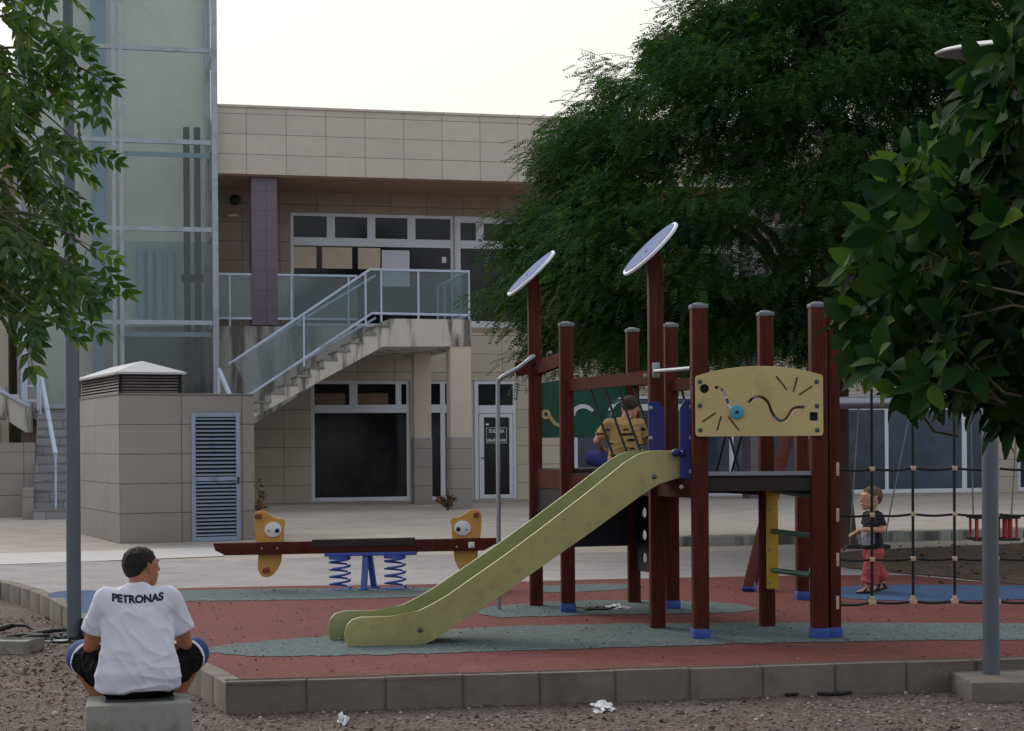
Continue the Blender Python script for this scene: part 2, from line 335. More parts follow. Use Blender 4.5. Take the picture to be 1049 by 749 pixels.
# ---------------------------------------------------------------- palette
M = dict(
 tile=tilemat('beige_cladding_tile', lin(194, 183, 168), .91, .46, lin(96, 86, 80), off=(.24, .04), dirtcol=None),
 fascia=tilemat('pale_cladding_tile', lin(206, 196, 184), .91, .46, lin(120, 108, 100), var=.06, off=(.06, -7.59)),
 brown=tilemat('brown_cladding_tile', lin(158, 138, 124), .91, .46, lin(80, 68, 62), off=(.3, .1)),
 kiosk=tilemat('taupe_cladding_tile', lin(152, 146, 140), .92, .436, lin(70, 64, 60), var=.05, mort=.007, off=(0, 0)),
 stairtile=tilemat('grey_step_tile', lin(150, 152, 156), .6, .18, lin(70, 70, 74), mort=.006, off=(0, .01)),
 soffit=mat('soffit_plaster', lin(170, 140, 122), .8, .1),
 conc=mat('weathered_concrete', lin(205, 200, 190), .85, .12, 3, 40, .3, dirt=lin(58, 50, 42), dscale=3.2, stretch=(1, 1, .14), dth=(.5, .6)),
 conc2=mat('stained_concrete', lin(168, 168, 162), .9, .15, 3, 40, .3, dirt=lin(58, 56, 50), dscale=3., stretch=(1, 1, .14), dth=(.46, .6)),
 riser=mat('step_tread_stone', lin(140, 136, 132), .8, .2, 4, 40, .2, dirt=lin(70, 66, 62)),
 pillar=mat('cream_render', lin(200, 189, 174), .8, .08, 2, 30, .15),
 purple=tilemat('purple_grey_tile', lin(112, 100, 112), .6, .46, lin(84, 76, 84), var=.06, off=(.1, .1)),
 alu=mat('white_aluminium', lin(215, 220, 228), .4, .05, 2, 30),
 towersteel=mat('pale_grey_steel', lin(172, 182, 190), .5, .1, 2, 30, dirt=lin(128, 124, 118), dscale=3, dth=(.5, .8)),
 steelw=mat('painted_steel_pale_blue', lin(190, 204, 222), .45, .1, 2, 30, dirt=lin(120, 110, 104), dscale=3, dth=(.55, .8)),
 pane=mat('dark_window_glass', lin(26, 27, 30), .1, .45, .9, 3, spec=.3, dirt=lin(58, 60, 62), dscale=.8, dth=(.5, .75)),
 paneb=mat('blue_grey_window_glass', lin(70, 84, 100), .12, .25, .7, 3, spec=.35, dirt=lin(40, 48, 58), dscale=.9, dth=(.48, .7)),
 panew=mat('beige_reflection_and_lamp', lin(206, 188, 160), .3, .2, 1.5, 4),
 panewarm=mat('amber_reflection_tone', lin(120, 94, 72), .4, .25, 1.5, 4),
 panelw=mat('white_board_behind_glass', lin(205, 212, 222), .5, .04, 2, 10),
 rail_glass=glassmat('railing_glass', (.72, .80, .82, 1), .22, spec=.6),
 tower_glass=glassmat('tower_glass', (.955, .98, .98, 1), .04, spec=.45),
 liftwall=mat('pale_green_lift_wall', lin(222, 224, 212), .7, .12, .6, 10),
 liftdark=mat('dark_green_reflection', lin(92, 106, 100), .5, .25, .8, 6),
 liftmid=mat('grey_green_reflection', lin(168, 184, 182), .5, .2, .9, 6),
 liftblue=mat('blue_glass_and_reflection', lin(128, 156, 172), .3, .1, 1, 10),
 darksteel=mat('dark_steel', lin(50, 54, 58), .5, .2, 4, 30, metal=.4),
 louvre=mat('blue_grey_louvre_paint', lin(150, 164, 190), .5, .12, 3, 40, dirt=lin(90, 80, 70), dscale=4, dth=(.58, .8)),
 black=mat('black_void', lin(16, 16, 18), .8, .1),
 hoodroof=mat('zinc_hood', lin(190, 190, 192), .6, .1, 3, 40),
 hoodslat=mat('rusty_hood_slat', lin(122, 112, 110), .6, .3, 3, 40),
 plaza=groundmat('concrete_paving', [lin(168, 159, 151), lin(178, 170, 162), lin(186, 178, 169), lin(162, 153, 146)], 30, .5, .22, .15),
 asphalt=groundmat('worn_pale_asphalt', [lin(156, 150, 150), lin(168, 162, 162), lin(176, 170, 170)], 60, .6, .3, .25),
 strip=mat('pale_kerb_strip', lin(196, 194, 192), .85, .12, 3, 40),
 kerb=mat('kerb_concrete', lin(122, 114, 106), .9, .2, 2.5, 70, .5, dirt=lin(84, 76, 70), dscale=3),
 block=mat('seat_block_concrete', lin(150, 148, 142), .9, .18, 4, 70, .5, dirt=lin(80, 72, 64), dscale=5),
 gravel=groundmat('brown_gravel', [lin(52, 44, 40), lin(98, 85, 81), lin(116, 103, 98), lin(78, 67, 63), lin(156, 145, 138)], 42, .8, .7, .9),
 soil=groundmat('brown_soil', [lin(66, 54, 46), lin(90, 76, 66), lin(106, 92, 80), lin(74, 62, 54)], 25, .7, .9, .8),
 red=groundmat('red_rubber_surface', [lin(80, 44, 42), lin(112, 62, 60), lin(126, 75, 72), lin(97, 54, 52)], 75, .85, .9, .25),
 teal=groundmat('teal_rubber_surface', [lin(56, 68, 70), lin(92, 107, 109), lin(114, 127, 127), lin(72, 84, 86)], 60, .9, 1.6, .4),
 blue=groundmat('blue_rubber_surface', [lin(54, 78, 110), lin(68, 96, 132), lin(78, 106, 140)], 80, .6, 1., .2),
 wood=mat('red_brown_stained_timber', lin(86, 40, 32), .75, .32, 5, 40, .2, spec=.15, stretch=(6, 6, .7), dirt=lin(48, 24, 22), dscale=3, dth=(.55, .8)),
 cap=mat('grey_post_cap', lin(110, 118, 124), .5, .1),
 foot=mat('blue_post_shoe', lin(48, 78, 152), .5, .1),
 navy=mat('navy_panel', lin(26, 40, 116), .45, .08),
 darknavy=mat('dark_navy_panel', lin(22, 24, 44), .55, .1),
 deck=mat('dark_deck_board', lin(44, 36, 36), .8, .2, 6, 60),
 beige=mat('sand_yellow_panel', lin(200, 181, 126), .55, .09, 3, 60, .1, dirt=lin(168, 150, 108), dscale=5, dth=(.55, .72)),
 etch=mat('dark_engraving', lin(66, 58, 48), .7, .1),
 green=mat('green_panel', lin(8, 84, 70), .45, .08, 3, 60),
 slidey=mat('pale_yellow_slide_side', lin(166, 161, 106), .5, .12, 5, 90, .1, dirt=lin(142, 138, 94), dscale=9, dth=(.5, .72)),
 slideg=mat('green_slide_inside', lin(142, 149, 102), .42, .12, 5, 90, .1, dirt=lin(120, 126, 90), dscale=9, dth=(.5, .72)),
 steel=mat('galvanised_tube', lin(150, 154, 162), .35, .1, 4, 40, metal=.7),
 pole=mat('grey_lamp_post', lin(92, 99, 108), .5, .14, 2, 30, metal=.1, dirt=lin(80, 82, 84), dscale=2),
 bolt=mat('dark_green_bolt_cover', lin(70, 84, 74), .4, .1),
 boltb=mat('grey_bolt_cover', lin(140, 142, 150), .4, .1),
 rope=mat('black_rope', lin(22, 21, 24), .8, .2, 20, 90),
 conn=mat('cream_rope_connector', lin(190, 170, 140), .5, .1),
 ladder=mat('yellow_ladder_board', lin(206, 168, 52), .5, .08),
 rung=mat('green_rung', lin(66, 104, 88), .4, .1),
 disc=mat('pale_blue_disc_face', lin(120, 132, 168), .8, .14, 8, 60, spec=.05),
 rim=mat('white_disc_rim', lin(226, 230, 240), .5, .05),
 fish=mat('orange_yellow_board', lin(204, 154, 76), .5, .06, 4, 50),
 white=mat('white_plastic', lin(225, 225, 225), .4, .03),
 knob=mat('brown_red_handle', lin(128, 44, 30), .4, .1),
 turq=mat('turquoise_knob', lin(70, 164, 184), .4, .05),
 spring=mat('blue_spring_paint', lin(54, 82, 164), .4, .08),
 redpaint=mat('red_paint', lin(170, 44, 40), .5, .1),
 blackrub=mat('black_rubber', lin(24, 24, 26), .7, .1),
 chain=mat('grey_chain', lin(120, 120, 122), .5, .1, metal=.5),
 bark=mat('grey_brown_bark', lin(84, 72, 62), .95, .3, 6, 30, .8, stretch=(3, 3, .5)),
 twig=mat('green_brown_twig', lin(86, 82, 58), .8, .2),
 skin=mat('tan_skin', lin(170, 116, 88), .55, .08, 6, 80, spec=.3),
 skinc=mat('fair_skin', lin(200, 150, 126), .55, .06, 6, 80, spec=.3),
 hair=mat('black_hair', lin(34, 27, 25), .8, .3, 40, 160, .6),
 hairl=mat('light_brown_hair', lin(104, 80, 62), .8, .25, 40, 160, .6),
 hairb=mat('dark_brown_hair', lin(64, 50, 42), .8, .25, 40, 160, .6),
 shirt=mat('white_cotton', lin(222, 223, 236), .9, .03, 5, 120, .1, dirt=lin(196, 196, 212), dscale=3),
 shorts=mat('black_sports_fabric', lin(9, 9, 12), .85, .15, 5, 120, spec=.15),
 cuff=mat('blue_cuff_fabric', lin(36, 68, 126), .8, .1, 5, 120),
 navytxt=mat('navy_print', lin(26, 34, 66), .8, .1),
 blacktee=mat('black_cotton', lin(24, 25, 32), .9, .2, 5, 120),
 print=mat('grey_shirt_print', lin(150, 154, 166), .9, .3, 30, 60),
 coral=mat('coral_red_trousers', lin(166, 70, 70), .85, .12, 8, 100),
 navyshort=mat('dark_blue_shorts', lin(40, 42, 112), .85, .1, 6, 100),
 sandal=mat('dark_sandal', lin(40, 30, 30), .7, .1),
 eyew=mat('eye_white', lin(170, 160, 154), .3, .02), eyed=mat('dark_eye', lin(24, 18, 16), .2, .1),
 paper=mat('white_litter_paper', lin(214, 216, 220), .8, .06, 6, 40),
)
# ================================================================ THE SETTING
K0 = G(232, 703); K1 = G(1000, 680); KR = K0+(K1-K0)*2.4
ARM = [G(206, 688), G(150, 664), G(118, 651), G(92, 640), G(70, 626), G(50, 614), G(31, 605.6), G(0, 597)]
ARM += [ARM[-1]+Vector((-3, 2.2, 0)), ARM[-1]+Vector((-9, 4.5, 0)), ARM[-1]+Vector((-40, 8, 0))]
kpath = [KR, K0]+ARM
def sheet(name, pts, m, z, kind='structure'):
    mb = MB(); mb.sheet([(p[0], p[1], z) for p in pts]); bmesh.ops.triangulate(mb.bm, faces=mb.bm.faces)
    for f in mb.bm.faces:
        if f.normal.z < 0: f.normal_flip()
    return tag(mb.build(name, m, smooth=0, fixn=False), kind=kind)
g = MB(); g.sheet([(-400, -60, GZ), (400, -60, GZ), (400, 500, GZ), (-400, 500, GZ)])
tag(g.build('gravel_ground', M['gravel'], fixn=False), kind='structure')
sheet('plaza_pavement', kpath+[(-60, 90, 0), (70, 90, 0), (70, 12.5, 0)], M['plaza'], 0.)
asp = [G(-60, 577), G(230, 574), G(520, 567), G(700, 565), G(850, 563), G(1200, 560), G(1300, 640), G(1000, 660), G(500, 660), G(200, 640), G(60, 612), G(0, 594), G(-60, 587)]
sheet('asphalt_path', asp, M['asphalt'], .004)
sheet('pale_paving_strip', [G(-200, 573), G(60, 566), G(228, 561), G(232, 566), G(228, 570.5), G(60, 577), G(-200, 586)], M['strip'], .009)
red = [KR, K0]+ARM[:6]+[G(60, 607), G(120, 605.5), G(200, 603), G(300, 601), G(430, 599.5), G(520, 597), G(620, 594), G(700, 592.5), G(830, 590), G(930, 590), G(1010, 597), G(1100, 604), G(1300, 611)]
sheet('red_rubber_surface', red, M['red'], .008)
def blob(name, px, m, z, j=0.):
    P = spline([G(*p) for p in px], 28, True)
    sheet(name, [p+Vector((noise.noise(p*6)*.03+noise.noise(p*31)*.03, noise.noise(p*6+Vector((9, 0, 0)))*.05+noise.noise(p*37)*.055, 0)) for p in P], m, z)
blob('blue_rubber_patch', [(50, 612), (62, 607), (100, 606), (142, 606), (152, 614), (130, 634), (108, 645), (92, 640), (70, 625)], M['blue'], .012)
blob('teal_rubber_band', [(150, 611), (190, 606), (260, 604.5), (340, 604), (430, 603), (470, 604), (478, 608), (440, 612), (360, 614.5), (280, 616), (210, 617), (160, 616)], M['teal'], .012)
blob('teal_rubber_band', [(208, 668), (240, 661), (300, 656), (340, 653), (400, 650), (500, 644), (600, 641), (700, 640), (800, 639.5), (900, 639.5), (1000, 640), (1150, 641), (1150, 656), (1000, 657), (900, 658), (800, 660), (700, 663), (600, 666), (500, 669), (400, 672), (300, 674), (240, 673)], M['teal'], .012)
blob('teal_rubber_patch', [(490, 626), (520, 621), (580, 617), (650, 616), (700, 617), (745, 619), (775, 625), (750, 629), (690, 630), (620, 631), (550, 633), (505, 633)], M['teal'], .012)
blob('teal_rubber_patch', [(548, 602), (600, 599.5), (650, 600), (655, 603), (620, 606), (570, 608), (545, 606)], M['teal'], .012)
blob('blue_rubber_patch', [(842, 609), (860, 603), (920, 600.5), (1000, 600.5), (1080, 602), (1120, 608), (1080, 614), (1000, 616.5), (920, 616.5), (865, 614)], M['blue'], .012)
blob('planting_soil', [(842, 574), (870, 566), (940, 562), (1010, 559), (1100, 556), (1190, 562), (1150, 592), (1060, 600), (1012, 596), (960, 591), (900, 586), (860, 581)], M['soil'], .013)
# low step between the upper and lower paving
st = [G(676, 560), G(760, 558.5), G(900, 555), G(1049, 551), G(1300, 545)]
s = MB()
for p, q in zip(st, st[1:]):
    d = (q-p).normalized(); nn = Vector((-d.y, d.x, 0)); L = (q-p).length; k = max(1, int(L/.9))
    for i in range(k):
        a = p+d*(L*i/k); b = p+d*(L*(i+1)/k-.012)
        s.bar(a+nn*.2+Vector((0, 0, -.06)), b+nn*.2+Vector((0, 0, -.06)), .4, .38, .015)
tag(s.build('paving_step', M['conc2']), kind='structure')
# kerb stones round the play surface
k = MB(); run = []
pts = [KR, K0]+ARM
dist = 0
for p, q in zip(pts, pts[1:]):
    d = q-p; L = d.length; d.normalize(); nn = Vector((d.y, -d.x, 0))      # towards the play surface
    step = .478; n = max(1, round(L/step)) if L > .3 else 1
    if L > 12: n = min(n, 40)
    for i in range(n):
        a = p+d*(L*i/n+.003); b = p+d*(L*(i+1)/n-.004); h = random.uniform(-.003, .003)
        zz = Vector((0, 0, -.171+h)); off = nn*(.065+random.uniform(-.006, .006))
        k.bar(a+off+zz, b+off+zz, .13, .37, .009)
kb = k.build('kerb', M['kerb']); tag(kb, kind='structure')

# ================================================================ MAIN BUILDING (frame: u along the facade, v inwards, z up)
B = thing('community_building', 'long two storey beige tiled building with an overhanging flat roof behind the playground', 'building', BMAT)
def wallgrid(mb, u0, u1, z0, z1, v, holes, depth=.22):
    us = sorted({u0, u1, *[h[0] for h in holes], *[h[1] for h in holes]}); zs = sorted({z0, z1, *[h[2] for h in holes], *[h[3] for h in holes]})
    for a, b in zip(us, us[1:]):
        for c, d in zip(zs, zs[1:]):
            if any(h[0] <= a and b <= h[1] and h[2] <= c and d <= h[3] for h in holes): continue
            mb.sheet([(a, v, c), (b, v, c), (b, v, d), (a, v, d)])
    for a, b, c, d in holes:
        mb.sheet([(a, v, c), (a, v, d), (a, v+depth, d), (a, v+depth, c)]); mb.sheet([(b, v, d), (b, v, c), (b, v+depth, c), (b, v+depth, d)])
        mb.sheet([(a, v, d), (b, v, d), (b, v+depth, d), (a, v+depth, d)])
        if c > .05: mb.sheet([(b, v, c), (a, v, c), (a, v+depth, c), (b, v+depth, c)])
def window(root, u0, u1, z0, z1, us, zs, fw=.09, v=.06, pane='pane', panes=None, name='window', label=None, skip=()):
    """aluminium window: mullions centred at us, transoms (z, height) at zs, every pane a sub-part"""
    f = MB()
    f.box(u0, u0+fw, v, v+.07, z0, z1); f.box(u1-fw, u1, v, v+.07, z0, z1)
    f.box(u0+fw, u1-fw, v, v+.07, z1-fw, z1); f.box(u0+fw, u1-fw, v, v+.07, z0, z0+fw)
    rows = []; c = z0+fw
    for z, h in zs:
        f.box(u0+fw, u1-fw, v-.012, v+.06, z-h/2, z+h/2); rows.append((c, z-h/2)); c = z+h/2
    rows.append((c, z1-fw)); cells = []
    for ri, (c, d) in enumerate(rows):
        xs = [m for m in us if not (len(m) > 2 and ri not in m[2])]; a = u0+fw
        for m in xs:
            f.box(m[0]-m[1]/2, m[0]+m[1]/2, v+.004, v+.066, c, d); cells.append((ri, len([q for q in cells if q[0] == ri]), a, m[0]-m[1]/2, c, d)); a = m[0]+m[1]/2
        cells.append((ri, len([q for q in cells if q[0] == ri]), a, u1-fw, c, d))
    w = f.build(name, M['alu'], root, True)
    if label: w['label'] = label
    for ri, ci, a, b, c, d in cells:
        p = MB(); p.box(a-.01, b+.01, v+.03, v+.045, c-.01, d+.01)
        p.build('pane', M[(panes or {}).get((ri, ci), pane)], w, True)
    return w
WIN = [(-5.03, -2.57, .02, 2.98), (-2.2, -.96, .02, 2.98), (-.95, .13, .02, 2.98), (1.62, 13.15, .02, 2.62), (14., 19., .02, 2.62)]
w = MB(); wallgrid(w, -11.2, 22, -.3, 4.16, 0, WIN); w.build('wall', M['tile'], B, True)
UW = [(-5.5, -1.44, 4.3, 7.07), (-1.43, 1.2, 4.3, 7.07), (2.0, 12., 4.3, 7.07), (13., 20., 4.3, 7.07)]
w = MB(); wallgrid(w, -11.2, 22, 4.16, 7.6, 0.003, UW); o = w.build('wall', M['brown'], B, True); o['label'] = 'brown tiled upper storey wall'
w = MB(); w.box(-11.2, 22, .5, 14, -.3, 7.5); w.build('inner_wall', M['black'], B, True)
w = MB(); w.box(-7.42, 22.2, -2.4, 15, 7.6, 9.12); w.box(-7.42, 22.25, -2.44, 15.05, 9.12, 9.17); w.box(-11.4, -7.425, .3, 15, 7.6, 9.12); w.build('roof_fascia', M['fascia'], B, True)
w = MB(); w.box(-7.4, 22.1, -2.3, .1, 7.57, 7.597); w.build('soffit', M['soffit'], B, True)
w = MB(); w.box(-6.64, -6.05, -2.2, -1.6, 4.16, 7.57, .02); w.build('column', M['purple'], B, True)
for u in (5.5, 15.):
    w = MB(); w.box(u, u+.6, -2.2, -1.6, -.3, 7.57, .02); w.build('column', M['purple'], B, True)
# windows
window(B, -5.03, -2.57, .02, 2.98, [(-3.98, .2, (1,)), (-2.86, .14, (1,))], [(2.28, .2)], .09, panes={(1, 0): 'panew2', (1, 1): 'panew2'} if False else None)
window(B, -2.2, -.96, .02, 2.98, [(-1.75, .12)], [(2.28, .2)], .08)
window(B, 1.62, 13.15, .02, 2.62, [(3.7, .1), (5.85, .12), (8., .1), (10.2, .1), (12.45, .14)], [(2.3, .16)], .1, pane='paneb')
window(B, 14., 19., .02, 2.62, [(16.5, .1)], [(2.3, .16)], .1, pane='paneb')
U = lambda zx: bp(210+zx/3.278, 240, 0)[0]
window(B, -5.5, -1.44, 4.3, 7.07, [(U(424), .2, (1,)), (U(560), .2, (1,)), (U(695), .2, (1,))], [(6.37, .2)], .08)
window(B, -1.43, 1.2, 4.3, 7.07, [(U(925), .2, (1,))], [(6.37, .2)], .16)
window(B, 2., 12., 4.3, 7.07, [(4, .15), (6, .15), (8, .15), (10, .15)], [(6.37, .2)], .1)
window(B, 13., 20., 4.3, 7.07, [(15, .15), (17, .15)], [(6.37, .2)], .1)
# beige reflection painted as flat panels on the long upper window, plus a board
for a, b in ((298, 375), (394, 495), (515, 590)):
    w = MB(); w.box(U(a), U(b), .085, .088, 5.72, 6.24); w.build('painted_reflection', M['panew'], B, True)
w = MB(); w.box(U(595), U(688), .08, .084, 5.3, bp(400, 256, 0)[1]); w.build('white_board', M['panelw'], B, True)
w = MB(); w.box(U(797), U(812), .08, .084, bp(455, 269, 0)[1], bp(455, 263, 0)[1]); w.build('notice', M['white'], B, True)
for a, b in ((322, 354), (365, 398)):  # warm reflection in two ground floor panes, put in as amber panels
    w = MB(); w.box(bp(a, 400, 0)[0], bp(b, 400, 0)[0], .085, .088, 2.39, 2.66); w.build('painted_reflection', M['panewarm'], B, True)
# glazed door with its notice
D = MB()
D.box(-.95, -.85, .03, .12, .02, 2.98); D.box(.04, .13, .03, .12, .02, 2.98); D.box(-.85, .04, .03, .12, 2.89, 2.98); D.box(-.85, .04, .02, .12, 2.16, 2.36)
d_ = D.build('door_frame', M['alu'], B, True)
w = MB(); w.box(-.86, .05, .06, .075, 2.35, 2.9); w.build('pane', M['pane'], d_, True)
D = MB(); D.box(-.83, -.71, .035, .09, .03, 2.15); D.box(-.06, .03, .035, .09, .03, 2.15); D.box(-.71, -.06, .035, .09, 2.06, 2.15); D.box(-.71, -.06, .035, .09, .03, .13)
dl = D.build('door', M['alu'], B, True)
w = MB(); w.box(-.72, -.05, .055, .07, .12, 2.07); w.build('pane', M['pane'], dl, True)
w = MB(); w.tube([(-.77, .035, 1.05), (-.77, -.02, 1.05), (-.67, -.02, 1.05)], .014); w.build('handle', M['darksteel'], dl, True)
def text_mesh(s, size, bold=0., res=3):
    cu = bpy.data.curves.new('t', 'FONT'); cu.body = s; cu.size = size; cu.align_x = 'CENTER'; cu.align_y = 'CENTER'; cu.offset = bold; cu.resolution_u = res
    me = evaluated(bpy.data.objects.new('t', cu)); bpy.data.curves.remove(cu)
    R = Matrix.Rotation(PI/2, 4, 'X')
    for v in me.vertices: v.co = R @ v.co
    return me
nu, nz0 = -.385, bp(509, 446, 0)[1]
w = MB(); w.box(nu-.27, nu+.27, .052, .054, nz0-.2, nz0+.2); sg = w.build('notice', M['darksteel'], dl, True)
w = MB()
for a, b, c, d in ((-.265, .265, .185, .195), (-.265, .265, -.195, -.185), (-.265, -.255, -.185, .185), (.255, .265, -.185, .185)): w.box(nu+a, nu+b, .049, .0515, nz0+c, nz0+d)
for sx in range(9):
    hh = (.05, .065, .04, .065, .055, .065, .045, .06, .05)[sx]; w.box(nu-.235+sx*.053, nu-.2+sx*.053, .049, .0515, nz0-.15, nz0-.15+hh)
w.mesh(text_mesh('SE ALQUILA', .118, .004), Matrix.Translation((nu, .0495, nz0+.105)) @ Matrix.Scale(.62, 4, (1, 0, 0)))
w.build('lettering', M['white'], dl, True)
w = MB(); w.box(-.66, -.58, .052, .0545, 1.86, 1.91); w.build('sticker', M['white'], dl, True)
# terrace in front of the upper storey
w = MB(); w.box(-7.5, -4.0, -2.2, -.01, 3.7, 4.14); w.prism([(-7.5, -2.21, 1.2), (-6.9, -2.21, 1.7), (-3.98, -2.21, 3.6), (-3.98, -2.21, 3.71), (-7.5, -2.21, 3.71)], (0, .3, 0)); w.build('terrace', M['conc2'], B, True)
def railing(root, top, bot, posts, v=None, name='railing', thick=.05):
    """metal rails with glass between; top/bot are polylines of 3D points in the thing's frame, posts are (bottom, top) pairs"""
    r = MB()
    for pl in (top, bot):
        for a, b in zip(pl, pl[1:]): r.bar(a, b, thick, thick, .008)
    for a, b in posts: r.bar(a, b, .04, .03, .004, up=(0, 1, 0))
    return r.build(name, M['steelw'], root, True)
zt, zb = 5.33, 4.32
tr = railing(B, [(-7.5, -2.15, zt), (-4.2, -2.15, zt)], [(-7.5, -2.15, zb), (-4.2, -2.15, zb)], [((bp(x, 300, -2.15)[0], -2.15, 4.14), (bp(x, 300, -2.15)[0], -2.15, zt)) for x in (235.5, 298.5, 357)])
w = MB(); w.box(-7.5, -4.2, -2.156, -2.146, zb+.03, zt-.03); w.build('glass_panel', M['rail_glass'], tr, True)
w = MB(); a = bp(241, 205, 0); w.ell((a[0], -.03, a[1]), (.13, .05, .13)); w.build('vent_disc', M['darksteel'], B, True)
w = MB(); a = bp(238, 221, 0); w.box(a[0]-.13, a[0]+.13, -.08, -.002, a[1]-.04, a[1]+.04, .015); w.build('wall_lamp', M['panew'], B, True)

# ================================================================ CONCRETE STAIRCASE up to the terrace
S = thing('concrete_staircase', 'stained concrete staircase with glass railings climbing to the terrace landing on two cream pillars', 'staircase', BMAT)
V0, V1 = -5.6, -4.2; zt_ = 4.1; u_top = -4.02; RI, TR = .1795, .281
sm = MB(); n = 13
prof = [(-2.23, zt_), (u_top, zt_)]; u, z = u_top, zt_
for i in range(n):
    z -= RI; prof.append((u, z)); u -= TR; prof.append((u, z))
zl = z; ul = u
prof += [(ul-1.3, zl), (ul-1.3, zl-.2), (ul-.05, zl-.2)]
prof += [(u_top-.15, 3.5), (-2.23, 3.52)]
sm.prism([(p[0], V0, p[1]) for p in prof], (0, V1-V0, 0))
sm.box(-4.0, -2.232, V1-.002, -.01, 3.53, zt_-.002)
sm.build('flight', M['conc'], S, True)
u, z = u_top, zt_
sm = MB()
for i in range(n):
    z -= RI; u -= TR; sm.box(u-.012, u+TR-.005, V0-.03, V1+.02, z-.004, z+.042, .006)
sm.build('tread', M['riser'], S, True)
sm = MB(); z = zl; v = V0; P = [(V0+.01, zl-.25), (V0+.01, zl)]
for i in range(8):
    z -= zl/9; P += [(v, z+zl/9), (v, z)] if i else [(v, z)]; v -= .281
P += [(v, z), (v, -.05), (v+.8, -.05)]
sm.prism([(ul-1.3, p[0], p[1]) for p in P], (1.27, 0, 0)); sm.build('lower_flight', M['conc'], S, True)
for x, y, hw in ((-2.47, -5.36, .23), (-2.72, -2.25, .2)):
    sm = MB(); sm.box(x-hw, x+hw, y-hw, y+hw, 1.55, 3.53, .015); pl = sm.build('pillar', M['pillar'], S, True)
    sm = MB(); sm.box(x-hw-.012, x+hw+.012, y-hw-.012, y+hw+.012, -.02, 1.555, .01); sm.build('tiled_base', M['kiosk'], pl, True)
q = lambda x, y: (bp(x, y, V0+.04)[0], V0+.04, bp(x, y, V0+.04)[1])
t0, t1, t2 = q(239, 370), q(379, 276), q(462, 278); b0, b1, b2 = q(257, 403.5), q(381, 321), q(480, 323)
def onl(a, b, x): f = (x-a[0])/(b[0]-a[0]); return (x, a[1], a[2]+(b[2]-a[2])*f)
posts = []
for x in (311, 374.5, 390.5, 428.5):
    uu = q(x, 300)[0]; tp = onl(t0, t1, uu) if uu < t1[0] else onl(t1, t2, uu); bo = onl(b0, b1, uu) if uu < b1[0] else onl(b1, b2, uu)
    posts.append(((uu, tp[1], bo[2]-.18), tp))
ue = -2.27; t3 = (ue, V0+.04, t2[2]); b3 = (ue, V0+.04, b2[2])
rl = railing(S, [t0, t1, t3], [b0, b1, b3], posts+[((ue, V0+.04, zt_), t3)])
P = [t0, t1, t3, b3, b1, b0]
sm = MB(); sm.prism([(p[0], p[1]-.005, p[2]) for p in P], (0, .01, 0)); sm.build('glass_panel', M['rail_glass'], rl, True)
r2 = railing(S, [t3, (ue, -2.05, t3[2])], [b3, (ue, -2.05, b3[2])], [((ue, v, zt_), (ue, v, t3[2])) for v in (-4.7, -3.8, -2.9, -2.05)])
sm = MB(); sm.box(ue-.005, ue+.005, V0+.04, -2.05, b3[2], t3[2]); sm.build('glass_panel', M['rail_glass'], r2, True)
vb = V1-.04
r3 = railing(S, [(t0[0], vb, t0[2]), (-4.1, vb, t1[2])], [(b0[0], vb, b0[2]), (-4.1, vb, b1[2])], [])
r4 = MB(); a = q(229, 378); b = q(242, 403); r4.bar((a[0]-.1, a[1], a[2]), (b[0]-.02, b[1]-1.1, b[2]-.55), .07, .05, .008); r4.bar((a[0]-.1, a[1], zl), (a[0]-.1, a[1], a[2]), .05, .05)
r4.build('handrail', M['steelw'], S, True)

# ================================================================ GLASS LIFT TOWER
L = thing('glass_lift_tower', 'tall square glass lift tower with a white steel frame left of the staircase', 'tower', BMAT)
v0, v1 = -2.75, -.4; ua, ub = -11.76, -7.5; ztop = 13.2
zl_ = [2.3, 4.17, 6.26, 8.22, 10.29, 12.3]
for u, wd in ((ua, .12), (-10.77, .1), (-9.72, .09), (-9.56, .09), (ub, .13)):
    for vv in ((v0,) if u not in (ua, ub) else (v0, v1)):
        w = MB(); w.box(u-wd/2, u+wd/2, vv-.05, vv+.05, 2.25, ztop, .006); w.build('column', M['towersteel'], L, True)
for z in zl_:
    w = MB()
    w.box(ua+.07, ub-.075, v0-.04, v0+.04, z-.05, z+.05); w.box(ub-.04, ub+.04, v0+.06, v1-.06, z-.05, z+.05); w.box(ua-.04, ua+.04, v0+.06, v1-.06, z-.05, z+.05)
    w.build('beam', M['towersteel'], L, True)
zz = zl_+[ztop]
for a, b in zip(zz, zz[1:]):
    for c, d in ((ua+.06, -10.82), (-10.72, -9.765), (-9.515, ub-.065)):
        w = MB(); w.box(c, d, v0-.006, v0+.006, a+.05, b-.05); w.build('glass_pane', M['tower_glass'], L, True)
    for uu in (ua, ub):
        w = MB(); w.box(uu-.006, uu+.006, v0+.05, v1-.05, a+.05, b-.05); w.build('glass_pane', M['tower_glass'], L, True)
w = MB(); w.box(ua-.05, ub+.05, v1+.06, v1+.2, 0, ztop); w.build('back_wall', M['liftwall'], L, True)
w = MB(); w.box(ua-.07, ub+.07, v0-.07, v1+.22, ztop, ztop+.04); w.build('roof', M['tower_glass'], L, True)
for z in (3.92, 7.97):
    w = MB(); w.box(-9.5, ub-.1, v0+.25, v0+.3, z-.05, z+.05); w.build('inner_beam', M['liftblue'], L, True)
w = MB(); w.box(ua+.02, ub-.02, v0+.02, v1, -.1, 2.25); w.build('base', M['brown'], L, True)
for x in (191.5, 202.5):
    uu = bp(x, 250, -1.6)[0]
    w = MB(); w.box(uu-.07, uu+.07, -1.7, -1.5, 2.2, 8.75, .01); w.box(uu-.12, uu+.12, -1.72, -1.48, 5.2, 5.35); w.build('guide_rail', M['darksteel'], L, True)
